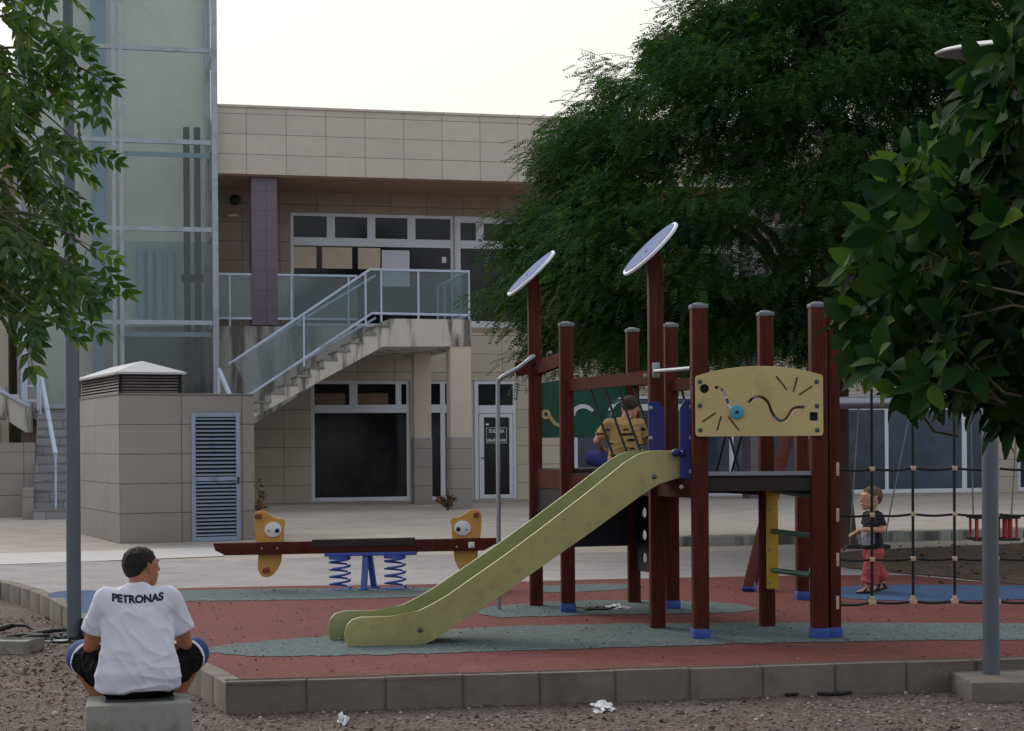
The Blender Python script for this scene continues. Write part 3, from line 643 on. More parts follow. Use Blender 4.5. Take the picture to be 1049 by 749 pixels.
for x, x2 in ((141, 147), (151, 156), (160, 166), (171, 178)):  # bluish striped reflection in the glass, modelled as slats inside
    w = MB(); w.box(bp(x, 280, -.9)[0], bp(x2, 280, -.9)[0], -1., -.94, 4.3, 6.0); w.build('reflected_stripe', M['liftblue'], L, True)
w = MB(); w.box(-9.5, ub-.12, -1.25, -1.2, 2.3, 3.95); w.build('reflection_panel', M['liftdark'], L, True)  # dark reflection of the lower panes, put into an added panel's colour
w = MB(); w.box(-9.5, ub-.12, -.88, -.84, 4.2, 6.2); w.build('reflection_panel', M['liftmid'], L, True)  # dimmer reflection of the middle bay, painted as a panel behind the stripes
w = MB(); w.box(-10.2, -9.85, -.9, -.6, 2.3, ztop-.1); w.build('inner_column', M['liftblue'], L, True)

# ================================================================ SIDE STAIRS AND SIDE BUILDING at the left edge
T = thing('side_staircase', 'narrow grey tiled flight with a pale blue handrail at the far left of the plaza', 'staircase', BMAT)
n = 12; ri = 2.16/n; P = [(-7.48, -.02)]
z = 0; v = -7.48
for i in range(n):
    z += ri; P.append((v, z)); v += .27; P.append((v, z))
P.append((v, -.02))
w = MB(); w.prism([(-11.35, p[0], p[1]) for p in P], (1.5, 0, 0)); w.box(-14.5, -9.9, v, v+1.5, 2., 2.16); w.build('flight', M['stairtile'], T, True)
w = MB(); z = 0; v2 = -7.48
for i in range(n):
    z += ri; w.box(-11.37, -9.85, v2-.02, v2+.262, z-.012, z+.02); v2 += .27
w.build('tread', M['riser'], T, True)
w = MB(); w.box(-12.9, -11.36, -5.9, -5.6, -.1, 1.5); w.box(-11.36-.2, -11.352, -7.3, v+1.4, -.1, .6); w.build('side_wall', M['kiosk'], T, True)
w = MB(); P = [(-11.45, 2.16)]; u = -11.45; z = 2.16
for i in range(10): z += .18; P.append((u, z)); u -= .28; P.append((u, z))
P += [(u, z-.45), (-11.6, 1.72), (-11.45, 1.72)]
w.prism([(p[0], v-.1, p[1]) for p in P], (0, 1.4, 0)); w.build('upper_flight', M['conc'], T, True)
w = MB(); a = bp(39, 377, -6.2); b = bp(57, 466, -7.25); w.bar((a[0], -4.6, a[1]), (b[0], -7.3, b[1]), .07, .09, .01); w.bar((b[0], -7.28, 0.1), (b[0], -7.28, b[1]), .04, .04); w.bar((a[0], -4.62, 2.1), (a[0], -4.62, a[1]), .04, .04)
w.build('handrail', M['steelw'], T, True)
w = MB(); a = bp(-60, 366, v-.15); b = bp(31, 417, v-.15); w.bar((a[0], v-.15, a[1]), (b[0], v-.15, b[1]), .07, .06, .01); w.bar((b[0]-.05, v-.12, 2.16), (b[0]-.05, v-.12, b[1]), .04, .04)
w.build('handrail', M['steelw'], T, True)
w = MB()
for y in (380, 395.5, 410.5):
    a = bp(26, y, -3.2); b = bp(38, y, -3.2); w.bar((a[0], -3.2, a[1]), (b[0], -3.2, b[1]), .04, .05)
w.bar((bp(25, 400, -3.2)[0], -3.2, 2.16), (bp(25, 340, -3.2)[0], -3.2, 6.3), .14, .1)
w.bar((bp(39, 400, -3.2)[0], -3.2, 2.16), (bp(39, 340, -3.2)[0], -3.2, 3.3), .06, .06)
w.build('guard_rail', M['steelw'], T, True)
Sd = thing('side_building', 'pale rendered block with a brown upper band behind the left tree', 'building', BMAT)
w = MB(); w.box(-24, -12.1, -.6, 12, -.3, 6.2); w.build('wall', M['pillar'], Sd, True)
w = MB(); w.box(-24.2, -12.05, -.75, 12.2, 6.2, 8.3); w.build('roof_band', M['brown'], Sd, True)
w = MB(); w.box(-13.6, -12.3, -.63, -.5, .2, 2.0); w.build('opening', M['black'], Sd, True)

# ================================================================ UTILITY KIOSK
p0 = G(123, 557); KM = Matrix.Translation(p0) @ Matrix.Rotation(math.radians(24), 4, 'Z')
Kk = thing('utility_kiosk', 'low taupe tiled utility kiosk with a louvred metal door and a vent hood', 'kiosk', KM)
KW, KD, KH = 2.03, 3.4, 2.185
def kl(x, y):                                        # kiosk front plane -> local (x, z)
    p = vp(x, y, p0, KM @ Vector((1, 0, 0))); q = KM.inverted() @ p; return q.x, q.z
w = MB(); w.box(0, KW, 0, KD, -.1, KH, .008); w.box(-.01, KW+.01, -.01, KD+.01, KH-.004, KH+.02); w.build('wall', M['kiosk'], Kk, True)
x0, z1 = kl(195.5, 423); x1, z0 = kl(246, 553)
f = MB(); fw = .06; f.box(x0, x0+fw, -.04, -.002, z0, z1, .004); f.box(x1-fw, x1, -.04, -.002, z0, z1, .004); f.box(x0+fw, x1-fw, -.04, -.002, z1-fw, z1); f.box(x0+fw, x1-fw, -.04, -.002, z0, z0+fw)
zm = (z0+z1)/2-.03; f.box(x0+fw, x1-fw, -.035, -.004, zm-.03, zm+.03)
dr = f.build('louvre_door', M['louvre'], Kk, True)
f = MB(); f.box(x0+fw, x1-fw, -.006, -.003, z0+fw, z1-fw); f.build('backing', M['black'], dr, True)
f = MB()
for a, b in ((z0+fw, zm-.03), (zm+.03, z1-fw)):
    nn = 15
    for i in range(nn):
        zc = a+(i+.5)*(b-a)/nn
        f.bar((x0+fw, -.02, zc), (x1-fw, -.02, zc), .006, .036, up=(0, -.75, -.65))
f.build('slats', M['louvre'], dr, True)
f = MB(); f.box(x1-.05, x1-.02, -.06, -.04, zm-.08, zm+.02); f.build('lock', M['darksteel'], dr, True)
hx = kl(186, 403)[0]; hz = KH+.02; hh = .31
f = MB()
for i in range(7):
    zc = hz+.02+i*hh/7
    f.bar((.04, .03, zc), (hx-.04, .03, zc), .006, .03, up=(0, -.6, -.8)); f.bar((.03, .06, zc), (.03, KD-.1, zc), .006, .03, up=(-.6, 0, -.8)); f.bar((hx-.03, .06, zc), (hx-.03, KD-.1, zc), .008, .045, up=(.6, 0, -.8))
hs = f.build('hood_louvre', M['hoodslat'], Kk, True)
f = MB()
for a in ((0, 0), (hx-.04, 0), (0, KD-.1), (hx-.04, KD-.1)): f.box(a[0], a[0]+.045, a[1], a[1]+.045, hz, hz+hh)
f.box(.06, hx-.06, .07, KD-.11, hz, hz+hh-.01)
f.build('hood_core', M['black'], hs, True)
f = MB(); e = .06; c = (hx/2, KD/2-.05, hz+hh+.19)
base = [(-e, -e, hz+hh), (hx+e, -e, hz+hh), (hx+e, KD, hz+hh), (-e, KD, hz+hh)]
vs = [f.bm.verts.new(p) for p in base]; lo = [f.bm.verts.new((p[0], p[1], p[2]-.03)) for p in base]
r1 = f.bm.verts.new((c[0], .55, c[2])); r2_ = f.bm.verts.new((c[0], KD-.6, c[2]))
for fc in ((vs[0], vs[1], r1), (vs[1], vs[2], r2_, r1), (vs[2], vs[3], r2_), (vs[3], vs[0], r1, r2_)): f.bm.faces.new(fc)
for i in range(4): f.bm.faces.new((lo[i], lo[(i+1) % 4], vs[(i+1) % 4], vs[i]))
f.bm.faces.new(lo[::-1]); f.build('hood_roof', M['hoodroof'], Kk, True, smooth=10)
# ================================================================ CLIMBING TOWER
TW = thing('climbing_tower', 'red brown timber climbing tower with a yellow green slide and rope net', 'playground tower', Vector((1.5, 13.6, 0)))
PA = Vector((1.37, 12.85, 0)); PH = Vector((2.235, 12.83, 0)); PG = Vector((1.975, 13.66, 0)); PB = Vector((1.115, 13.58, 0))
PC = Vector((.465, 14.9, 0)); PF = Vector((1.37, 15.12, 0)); PE = Vector((1.085, 15.75, 0)); PD = Vector((.205, 15.5, 0))
ZD = 1.19; ax = math.radians(-1.5)
def post(p, h, w=.115, foot=True, rot=0., cap=True, lean=None):
    b = MB(); R = Matrix.Translation(p) @ Matrix.Rotation(rot, 4, 'Z')
    h2 = h-.03 if cap else h
    b.box(-w/2, w/2, -w/2, w/2, .05 if foot else 0, h2, .016, R)
    for sx in (-1, 1): b.box(sx*w*.17-.003, sx*w*.17+.003, -w/2-.0015, -w/2+.006, .12, h2-.04, 0, R)
    o = b.build('post', M['wood'], TW)
    if foot:
        b = MB(); b.box(-w/2-.007, w/2+.007, -w/2-.007, w/2+.007, 0, .085, .012, R); b.build('post_shoe', M['foot'], o)
    if cap:
        b = MB(); b.box(-w/2-.006, w/2+.006, -w/2-.006, w/2+.006, h2-.015, h2+.02, .012, R); b.ell(R @ Vector((0, 0, h2+.02)), (w*.42, w*.42, .014), 14, 6); b.build('post_cap', M['cap'], o)
    return o
for p, h, w in ((PA, 2.46, .117), (PH, 2.46, .117), (PG, 2.46, .112), (PC, 2.47, .117), (PF, 2.47, .115), (PE, 2.47, .11)):
    post(p, h, w, p is not PG and p is not PE, .06)
def discpost(p, h, px0, px1):
    o = post(p, h, .115, False, .06, False); o['label'] = 'tall post carrying a tilted disc'
    a = at(*px0, p.y-.02); b = at(*px1, p.y-.02); c = (a+b)/2; ex = (b-a).normalized(); R_ = (b-a).length/2
    nrm = Vector((-ex.z, -.17, ex.x)).normalized(); ey = nrm.cross(ex).normalized()
    Mx = Matrix(((ex.x, ey.x, nrm.x, c.x), (ex.y, ey.y, nrm.y, c.y), (ex.z, ey.z, nrm.z, c.z), (0, 0, 0, 1)))
    d = MB(); d.lathe([(R_-.012, -.012), (R_, -.006), (R_, .006), (R_-.004, .012), (R_-.02, .014)], Mx, 36); dd = d.build('disc', M['rim'], TW)
    d = MB(); d.lathe([(R_-.02, .0145), (R_-.022, .0175), (.01, .0176)], Mx, 36); d.build('disc_face', M['disc'], dd)
    d = MB(); d.bar(p+Vector((0, 0, h-.2)), c-nrm*.02, .1, .1, .01); d.build('disc_bracket', M['wood'], dd)
discpost(PD, 2.80, (520.5, 303), (568, 257.5)); discpost(PB, 2.86, (640, 282), (693, 228.5))
post(Vector((2.352, 12.86, 0)), 2.33, .085, True, .06, False)
p = G(822, 615); post(p, 1.72, .11, True, .06)
post(Vector((4.45, 12.9, 0)), 2.33, .1, True, .06, True)
def beam(a, b, z0, z1, h=.1, w=.045, name='beam', m='wood', cut=.05, dy=0.):
    d = (b-a).normalized(); q = MB(); q.bar(a+d*cut+Vector((0, dy, z0)), b-d*cut+Vector((0, dy, z1)), w, h, .008); return q.build(name, M[m], TW)
beam(PC, PB, 1.93, 1.95, .085); beam(PF, PG, 1.93, 1.95, .085); beam(PD, PC, 2.1, 2.16, .1); beam(PE, PF, 1.99, 1.99, .08)
beam(PC, PB, 1.10, 1.10, .13); beam(PF, PG, 1.10, 1.10, .13); beam(PB, PA, 1.1, 1.1, .12); beam(PA, PH, 1.13, 1.13, .075, .05, 'deck_edge', 'deck'); beam(PH, PG, 1.105, 1.105, .1, .05, 'deck_edge', 'deck'); beam(PG, PB, 1.105, 1.105, .1, .05, 'deck_edge', 'deck'); beam(PA, PH, 1.212, 1.212, .012, .06, 'deck_trim', 'steel')
beam(PD, PC, 1.13, 1.13, .14); beam(PD, PE, 1.13, 1.13, .14); beam(PE, PF, 1.13, 1.13, .14); beam(PC, PF, 1.13, 1.13, .12)
q = MB(); q.bar(PD+Vector((-.16, .0, 2.095)), PD+Vector((.05, -.03, 2.115)), .05, .1, .008); q.build('beam', M['wood'], TW)
def deckp(ps, z, name='deck'):
    c = sum(ps, Vector())/len(ps); q = MB(); q.prism([(c+(p-c)*1.02)+Vector((0, 0, z-.045)) for p in ps], (0, 0, .045), .006); return q.build(name, M['deck'], TW)
deckp([PA, PH, PG, PB], ZD+.012); deckp([PD, PC, PF, PE], ZD+.03); o = deckp([PC, PB, PG, PF], ZD-.005, 'bridge_deck')
# dark skirts under the rear deck
def board(a, b, z0, z1, m, th=.02, name='skirt_panel', holes=(), shift=0., outer=None, rad=.02):
    d = b-a; L = d.length; ang = math.atan2(d.y, d.x)
    Mx = Matrix.Translation(a) @ Matrix.Rotation(ang, 4, 'Z') @ Matrix.Translation((0, shift, 0))
    q = MB(); q.mesh(panel2d(outer or rrect(.055, L-.055, z0, z1, rad), holes, th, .003), Mx); return q.build(name, M[m], TW), Mx, L
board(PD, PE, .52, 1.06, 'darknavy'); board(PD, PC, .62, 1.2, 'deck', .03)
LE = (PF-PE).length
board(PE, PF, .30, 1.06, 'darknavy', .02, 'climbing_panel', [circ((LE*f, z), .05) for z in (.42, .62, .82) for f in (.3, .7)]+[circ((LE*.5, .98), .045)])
# green panel with slots, on the far side of the rear deck
dDE = (PE-PD); LD = dDE.length; aDE = math.atan2(dDE.y, dDE.x)
GM = Matrix.Translation(PD) @ Matrix.Rotation(aDE, 4, 'Z')
def gl(x, y): p = GM.inverted() @ vp(x, y, PD, PE); return p.x, p.z
gz0 = gl(600, 448)[1]; gz1 = gl(560, 391)[1]
outer = [(.04, gz0), (LD-.04, gz0), (LD-.04, gz1-.02)]+[(LD-.04-(LD-.08)*t/10, gz1-.02+.05*math.sin(PI*t/10)) for t in range(1, 10)]+[(.04, gz1-.02)]
s1 = slot(spline([gl(*p) for p in ((587, 426), (588.5, 420), (594, 416.5), (601, 416.8), (607, 421))], 4), .04)
s2 = slot(spline([gl(*p) for p in ((623, 430), (625, 420), (630, 412), (637, 408.5))], 4), .04)
q = MB(); q.mesh(panel2d(outer, [s1, s2], .018, .002), GM @ Matrix.Translation((0, -.0, 0))); gp = q.build('green_game_panel', M['green'], TW)
q = MB(); q.mesh(panel2d(circ(gl(558.5, 424.5), .043), [circ(gl(558.5, 424.5), .018)], .012), GM @ Matrix.Translation((0, -.016, 0)))
q.mesh(panel2d(slot(spline([gl(*p) for p in ((562, 426), (565, 430), (568, 434), (573, 436))], 4), .03), (), .008), GM @ Matrix.Translation((0, -.015, 0))); q.build('yellow_ring', M['beige'], gp)
# sand yellow front panel
FM = Matrix.Translation(PA+Vector((0, -.075, 0))) @ Matrix.Rotation(math.atan2(PH.y-PA.y, PH.x-PA.x), 4, 'Z')
f0 = FM @ Vector((0, 0, 0)); f1 = FM @ Vector((1, 0, 0))
def fl(x, y): p = FM.inverted() @ vp(x, y, f0, f1); return p.x, p.z
xl, zb_ = fl(713, 447); xr, zt2 = fl(842.5, 384); zm2 = fl(772, 375.5)[1]
outer = rrect(xl, xr, zb_, zt2, .02)
top = [(xr-.02-(xr-xl-.04)*t/12, zt2+(zm2-zt2)*math.sin(PI*t/12)**.8) for t in range(1, 12)]
outer = outer[:5]+top+outer[5:]
sl = [spline([fl(*p) for p in c], 5) for c in (((732, 396.5), (738.5, 399), (743, 405), (745.5, 412), (749, 419)), ((766, 413), (771, 408.5), (777, 406.5), (783, 408.5), (787.5, 414), (790.5, 422), (795, 428.5), (801, 431.5), (806, 428), (811, 420), (817, 417.3), (825, 417.5)))]
q = MB(); q.mesh(panel2d(outer, [slot(c, .027) for c in sl]+[circ(fl(721.5, 398.3), .036), rrect(fl(829, 431)[0], fl(838, 431)[0], fl(833, 431.5)[1], fl(833, 422)[1], .012)], .018, .003), FM)
fp = q.build('front_game_panel', M['beige'], TW)
for a, b in (((719.5, 432), (733, 423)), ((734.5, 441), (738.5, 426.5)), ((746, 427), (757, 441)), ((795, 385.5), (806, 399.5)), ((816.5, 386.5), (812.5, 401.5)), ((818.5, 404.5), (832, 395.5))):
    q = MB(); x, z = fl(*a); x2, z2 = fl(*b); q.bar(FM @ Vector((x, -.0105, z)), FM @ Vector((x2, -.0105, z2)), .004, .011, up=(0, 0, 1) if abs(x-x2) > .05 else (1, 0, 0)); q.build('engraved_ray', M['etch'], fp)
q = MB(); x, z = fl(721.5, 398.3); q.box(x-.06, x+.06, .012, .018, z-.06, z+.06, 0, FM); x, z = fl(833, 427); q.box(x-.05, x+.04, .012, .018, z-.05, z+.05, 0, FM); q.build('backing', M['black'], fp)
for a in ((717, 391), (717, 415.5), (717.3, 440.5), (836.5, 391), (836.8, 415.8), (837, 440.5)):
    x, z = fl(*a); q = MB(); q.ell(FM @ Vector((x, -.012, z)), (.017, .012, .017), 12, 8); q.build('bolt_cover', M['bolt'], fp)
x, z = fl(754.5, 422); q = MB(); q.lathe([(.046, 0), (.05, .006), (.05, .018), (.042, .024), (.02, .026), (.018, .034), (.006, .036)], FM @ Matrix.Translation((x, -.012, z)) @ Matrix.Rotation(PI/2, 4, 'X'), 24); kn = q.build('sliding_knob', M['turq'], fp)
q = MB(); q.ell(FM @ Vector((x, -.048, z)), (.014, .006, .014), 12, 6); q.build('knob_centre', M['navy'], kn)
# slide
S0 = Vector((1.215, 12.93, 0)); S1 = Vector((-1.185, 12.46, 0)); sd = (S1-S0).normalized(); sn = Vector((sd.y, -sd.x, 0))
if sn.y < 0: sn = -sn
topc = [(697, 461.5), (668, 462), (660, 463.2), (652, 466), (640, 474), (600, 506), (560, 537), (520, 567), (480, 595), (460, 609), (444, 618.5), (430, 625.5), (415, 630), (400, 631.5), (370, 632), (361, 634.5), (355.5, 640), (353, 648), (353.5, 656), (356, 664)]
botc = [(372, 664.4), (400, 663), (430, 662), (436, 660), (444, 656), (480, 632), (520, 605.5), (560, 577), (600, 549), (640, 520), (655, 509), (668, 500), (676, 494), (686, 491), (697, 490.5)]
sw = .5
prof = [vp(x, y, S0, S1) for x, y in topc+botc]
for pp in prof: pp.z = max(pp.z, .004)
q = MB(); q.prism([p-sn*.0 for p in prof], sn*.03, .010); sld = q.build('slide', M['slidey'], TW, smooth=25)
q = MB(); q.prism([p+sn*(sw-.028)+sd*.075*min(1, max(0, (Vector((p.x, p.y, 0))-S0).length/2.4)) for p in prof], sn*.028, .006); q.build('far_side', M['slideg'], sld, smooth=25)
bed = [(697, 480), (668, 480.5), (657, 484), (640, 497), (600, 528), (560, 558), (520, 587), (480, 615), (462, 627), (448, 635), (434, 640.5), (418, 643), (395, 643.5), (374, 644), (366, 646), (361, 652), (360, 660)]
bp_ = [vp(x, y, S0, S1) for x, y in bed]
q = MB(); va = [q.bm.verts.new(p+sn*.026) for p in bp_]; vb_ = [q.bm.verts.new(p+sn*(sw-.026)) for p in bp_]
lo1 = [q.bm.verts.new(p+sn*.026+Vector((0.0, 0, -.012))) for p in bp_]; lo2 = [q.bm.verts.new(p+sn*(sw-.026)+Vector((0, 0, -.012))) for p in bp_]
for i in range(len(va)-1): q.bm.faces.new((va[i], va[i+1], vb_[i+1], vb_[i])); q.bm.faces.new((lo1[i], lo2[i], lo2[i+1], lo1[i+1]))
q.bm.faces.new((va[-1], lo1[-1], lo2[-1], vb_[-1])); q.build('bed', M['slideg'], sld, smooth=40)
q = MB(); pe = vp(369, 651, S0, S1); q.tube([pe+sn*.027, pe+sn*(sw-.027)], .055, 16); q.build('exit_roll', M['slidey'], sld)
for x, y, m in ((670, 488.5, 'bolt'), (430.5, 645.5, 'bolt')):
    p = vp(x, y, S0, S1); q = MB(); q.ell(p, (.02, .014, .02), 12, 8); q.build('bolt_cover', M[m], sld)
# blue cheek panels either side of the slide head, bolted to the posts
for bx, sx in (((697, 711), PA), ((665, 680), PB)):
    Y = 12.9 if sx is PA else 13.5; y1, y2 = (410, 490) if sx is PA else (412, 470)
    a = at(bx[0], y2, Y); b = at(bx[1], y1, Y)
    pr = [(a.x, a.z), (b.x, a.z), (b.x, b.z), (a.x+.035, b.z), (a.x, b.z-.06)] if sx is PA else [(a.x, a.z), (b.x, a.z), (b.x, b.z-.06), (b.x-.035, b.z), (a.x, b.z)]
    q = MB(); q.mesh(panel2d(pr, (), .02, .003), Matrix.Translation((0, Y, 0))); pn = q.build('cheek_panel', M['navy'], TW)
    for y in ((417, 448.5, 483) if sx is PA else (418, 449)):
        p = at(bx[1]-3 if sx is PA else bx[0]+2, y, Y-.014); q = MB(); q.ell(p, (.017, .012, .017), 12, 8); q.build('bolt_cover', M['boltb'], pn)
p = at(692.5, 464, 12.88); q = MB(); q.ell(p, (.035, .03, .03), 14, 10); q.ell(p+Vector((.05, 0, -.003)), (.02, .03, .025), 12, 8); q.build('knob', M['navy'], TW)
q = MB(); a = at(671, 380.5, 13.45); b = at(708, 377.5, 12.86); q.tube([a, b], .017, 12); q.build('grab_bar', M['steel'], TW)
q = MB(); p = at(672, 378, 13.5); q.box(p.x-.03, p.x+.03, p.y-.012, p.y+.012, p.z-.07, p.z+.05, .01); q.build('bar_bracket', M['steel'], TW)
for x, y, Y in ((587, 490.5, 14.83), (698, 499, 12.78), (564, 361.5, 15.2), (661, 385, 13.5)):
    q = MB(); q.ell(at(x, y, Y), (.017, .012, .017), 10, 6); q.build('bolt_cover', M['boltb'], TW)
# ropes on the bridge sides
def bridge_rope(pts): q = MB(); q.tube(pts, .0105, 8); return q.build('bridge_rope', M['rope'], TW)
for (x, y), (x2, y2) in (((605.5, 400), (628.5, 468)), ((620.5, 400), (642, 463)), ((634.5, 399), (655.5, 461)), ((649.5, 398), (672, 459))):
    dd = lambda X: 14.9+(X-.465)/(1.115-.465)*(13.58-14.9)
    r = ray(x, y); t = 14.2
    for _ in range(8): t = dd(r[0]*t)
    r = ray(x2, y2); t2_ = 14.2
    for _ in range(8): t2_ = dd(r[0]*t2_)
    a, b = at(x, y, t-.0), at(x2, y2, t2_); bridge_rope([a+(b-a)*k/6+Vector((0, 0, -.012*math.sin(PI*k/6))) for k in range(7)]+[b+(b-a).normalized()*.2])
for f0_, f1_ in ((.12, .36), (.36, .12), (.5, .74), (.74, .5), (.9, .66)):
    a = PF.lerp(PG, f0_)+Vector((0, 0, 1.9)); b = PF.lerp(PG, f1_)+Vector((0, 0, 1.2)); bridge_rope([a, b])
# steel pole with a bent top, left of the tower
b0_ = G(511, 625.5); t_ = at(510, 392, b0_.y); e = at(547, 364.5, 15.4)
cv = spline([b0_, b0_.lerp(t_, .5), t_+Vector((0, 0, -.06)), t_+Vector((.015, 0, .02)), t_+Vector((.06, .01, .06)), t_.lerp(e, .5)+Vector((.03, 0, .015)), e], 5)
q = MB(); q.tube(cv, .019, 12); q.build('fireman_pole', M['steel'], TW)
# ladder on the right of the front deck
La = at(790, 500, 13.52); q = MB(); z0, z1 = at(788, 603, 13.5).z, at(788, 491, 13.5).z
q.box(La.x-.045, La.x+.045, 13.47, 13.5, z0, z1, .006); ld = q.build('ladder_board', M['ladder'], TW)
for y in (522, 563, 597):
    q = MB(); q.ell(at(788.5, y, 13.465), (.011, .006, .011), 8, 6); q.build('bolt_cover', M['boltb'], ld)
for y in (503.5, 545, 585):
    a = at(790, y-1, 13.5); b = at(831, y+4, 12.95); q = MB(); q.tube([a, a.lerp(b, .5), b], .021, 12); q.build('rung', M['rung'], TW)
# climbing net right of the tower
q = MB(); a = at(842, 331, 12.86); q.bar((a.x, 12.86, a.z+.0), (4.5, 12.9, a.z+.01), .09, .095, .01); q.build('net_beam', M['wood'], TW)
Yn = 12.84
hy = (480.5, 527.5, 573, 617); vx = (893.5, 935.5, 978, 1021, 1064); cn = []
q = MB(); 
def sagr(a, b, s=.012, n=6): return [a+(b-a)*k/n+Vector((0, 0, -s*math.sin(PI*k/n))) for k in range(n+1)]
for y in hy:
    last = at(858, y+2.5 if y == 617 else y, Yn)
    for x in vx+(1108,):
        y_ = y-(0 if x < 900 else .8); c = at(x, y_, Yn); q.tube(sagr(last, c), .009, 8); last = c
for x in vx:
    a = at(x-1, 336, Yn); b = at(x, 617, Yn); q.tube([a, a.lerp(b, .5), b], .0105, 8)
net = q.build('rope_net', M['rope'], TW)
for y in hy:
    for x in vx[:4]:
        c = at(x, y-(0 if x < 900 else .8), Yn); q = MB()
        if y == 617: q.box(c.x-.028, c.x+.028, c.y-.02, c.y+.02, c.z-.018, c.z+.018, .008); q.box(c.x-.016, c.x+.016, c.y-.018, c.y+.018, c.z+.01, c.z+.045, .008)
        else: q.box(c.x-.019, c.x+.019, c.y-.019, c.y+.019, c.z-.017, c.z+.017, .009)
        q.build('rope_connector', M['conn'], net)
    c = at(857, y, Yn); q = MB(); q.box(c.x-.008, c.x+.016, c.y-.025, c.y+.025, c.z-.05, c.z+.05, .006); q.build('rope_clip', M['conn'], net)

# ================================================================ SPRING SEESAW
sz = G(377, 604.5); pxm = F/sz.y
SM = Matrix.Translation((sz.x, sz.y, 0)) @ Matrix.Rotation(-.012, 4, 'Y')
SS = thing('spring_seesaw', 'long red seesaw on two blue springs with orange yellow animal boards at both ends', 'seesaw', SM)
def ssl(x, y): p = SM.inverted() @ at(x, y, sz.y); return p.x, p.z
xa = ssl(219, 560)[0]; xb = ssl(512, 557)[0]; zb1 = ssl(377, 566)[1]; zt1 = ssl(377, 553.5)[1]
q = MB(); q.prism([(xa, -.05, zt1), (xb, -.05, zt1), (xb-.02, -.05, zt1-.05), (xb-.16, -.05, zb1), (xa+.12, -.05, zb1), (xa+.02, -.05, zt1-.07)], (0, .1, 0), .008); bm_ = q.build('beam', M['wood'], SS, True)
x1_, x2_ = ssl(320, 553)[0], ssl(425, 553)[0]
q = MB(); q.box(x1_, x2_, -.058, .058, zt1-.06, zt1+.018, .006); q.build('centre_plate', M['deck'], SS, True)
q = MB(); q.box(ssl(333, 566)[0], ssl(427, 566)[0], -.08, .08, zb1-.03, zb1+.004, .006); q.build('spring_plate', M['spring'], SS, True)
for x in (348.5, 405):
    c = ssl(x, 600)[0]; r = .1; z0, z1 = .03, zb1-.04; n = 4.2; N = 110
    q = MB(); q.tube([(c+r*math.cos(2*PI*n*i/N), r*math.sin(2*PI*n*i/N), z0+(z1-z0)*i/N) for i in range(N+1)], .0115, 8)
    sp = q.build('spring', M['spring'], SS, True)
    q = MB(); q.lathe([(.12, .008), (.12, .018), (.1, .02)], Matrix.Translation((c, 0, 0)), 24); q.build('spring_base', M['spring'], sp, True)
    q = MB(); q.lathe([(.11, zb1-.06), (.11, zb1-.03), (.1, zb1-.028)], Matrix.Translation((c, 0, 0)), 24); q.build('spring_top', M['spring'], sp, True)
for dx, yy in ((-.03, -.06), (.05, .06)):
    q = MB(); q.bar((dx*.4, yy*.5, zb1-.02), (dx, yy*2.2, .01), .05, .05, .006); q.box(dx-.05, dx+.05, yy*2.2-.05, yy*2.2+.05, .006, .03, .005); q.build('stand_leg', M['spring'], SS, True)
fz = [(75, 80), (80, 60), (95, 52), (116, 55), (140, 71), (163, 82), (184, 83), (191, 96), (187, 120), (186, 160), (180, 205), (176, 240), (164, 272), (142, 298), (120, 305), (101, 298), (88, 272), (90, 235), (88, 205), (80, 160), (76, 115)]
for sgn in (1, -1):
    cv = lambda a, b: ssl(240+a/3.746, 510+b/3.746)
    if sgn == -1: cv = lambda a, b: ssl(492.5-(a-76)/3.746, 508.5+b/3.746)
    ol = [tuple(p) for p in (v.to_2d() for v in spline([Vector((*cv(*p), 0)) for p in fz], 4, True))]
    q = MB(); q.mesh(panel2d(ol, (), .026, .004), Matrix.Translation((0, .066, 0))); fb = q.build('animal_board', M['fish'], SS, True)
    ex, ez = cv(146, 123); q = MB(); q.lathe([(.075, 0), (.075, .008), (.068, .012)], Matrix.Translation((ex, .05, ez)) @ Matrix.Diagonal((1.12, 1, 1, 1)) @ Matrix.Rotation(PI/2, 4, 'X'), 28); ey = q.build('eye', M['white'], fb, True)
    px_, pz_ = cv(163, 127); q = MB(); q.lathe([(.022, 0), (.022, .004), (.016, .005)], Matrix.Translation((px_, .037, pz_)) @ Matrix.Rotation(PI/2, 4, 'X'), 20); q.build('pupil', M['eyed'], ey, True)
    px_, pz_ = cv(131, 128); q = MB(); q.lathe([(.012, 0), (.012, .004), (.008, .005)], Matrix.Translation((px_, .037, pz_)) @ Matrix.Rotation(PI/2, 4, 'X'), 16); q.build('bolt_cover', M['boltb'], ey, True)
    for a in ((93, 71), (122, 279)):
        hx_, hz_ = cv(*a); q = MB(); q.tube([(hx_, .2, hz_), (hx_, -.08, hz_)], .028, 14); q.build('handle', M['knob'], fb, True)
    for a in (108, 168):
        hx_, hz_ = cv(a, 193); q = MB(); q.ell((hx_, -.052, hz_), (.012, .008, .012), 10, 6); q.build('bolt_cover', M['boltb'], bm_, True)
hx_, hz_ = ssl(483, 558); q = MB(); q.box(hx_-.03, hx_+.03, -.056, -.05, hz_-.03, hz_+.03, .003); q.build('label_plate', M['white'], SS, True)

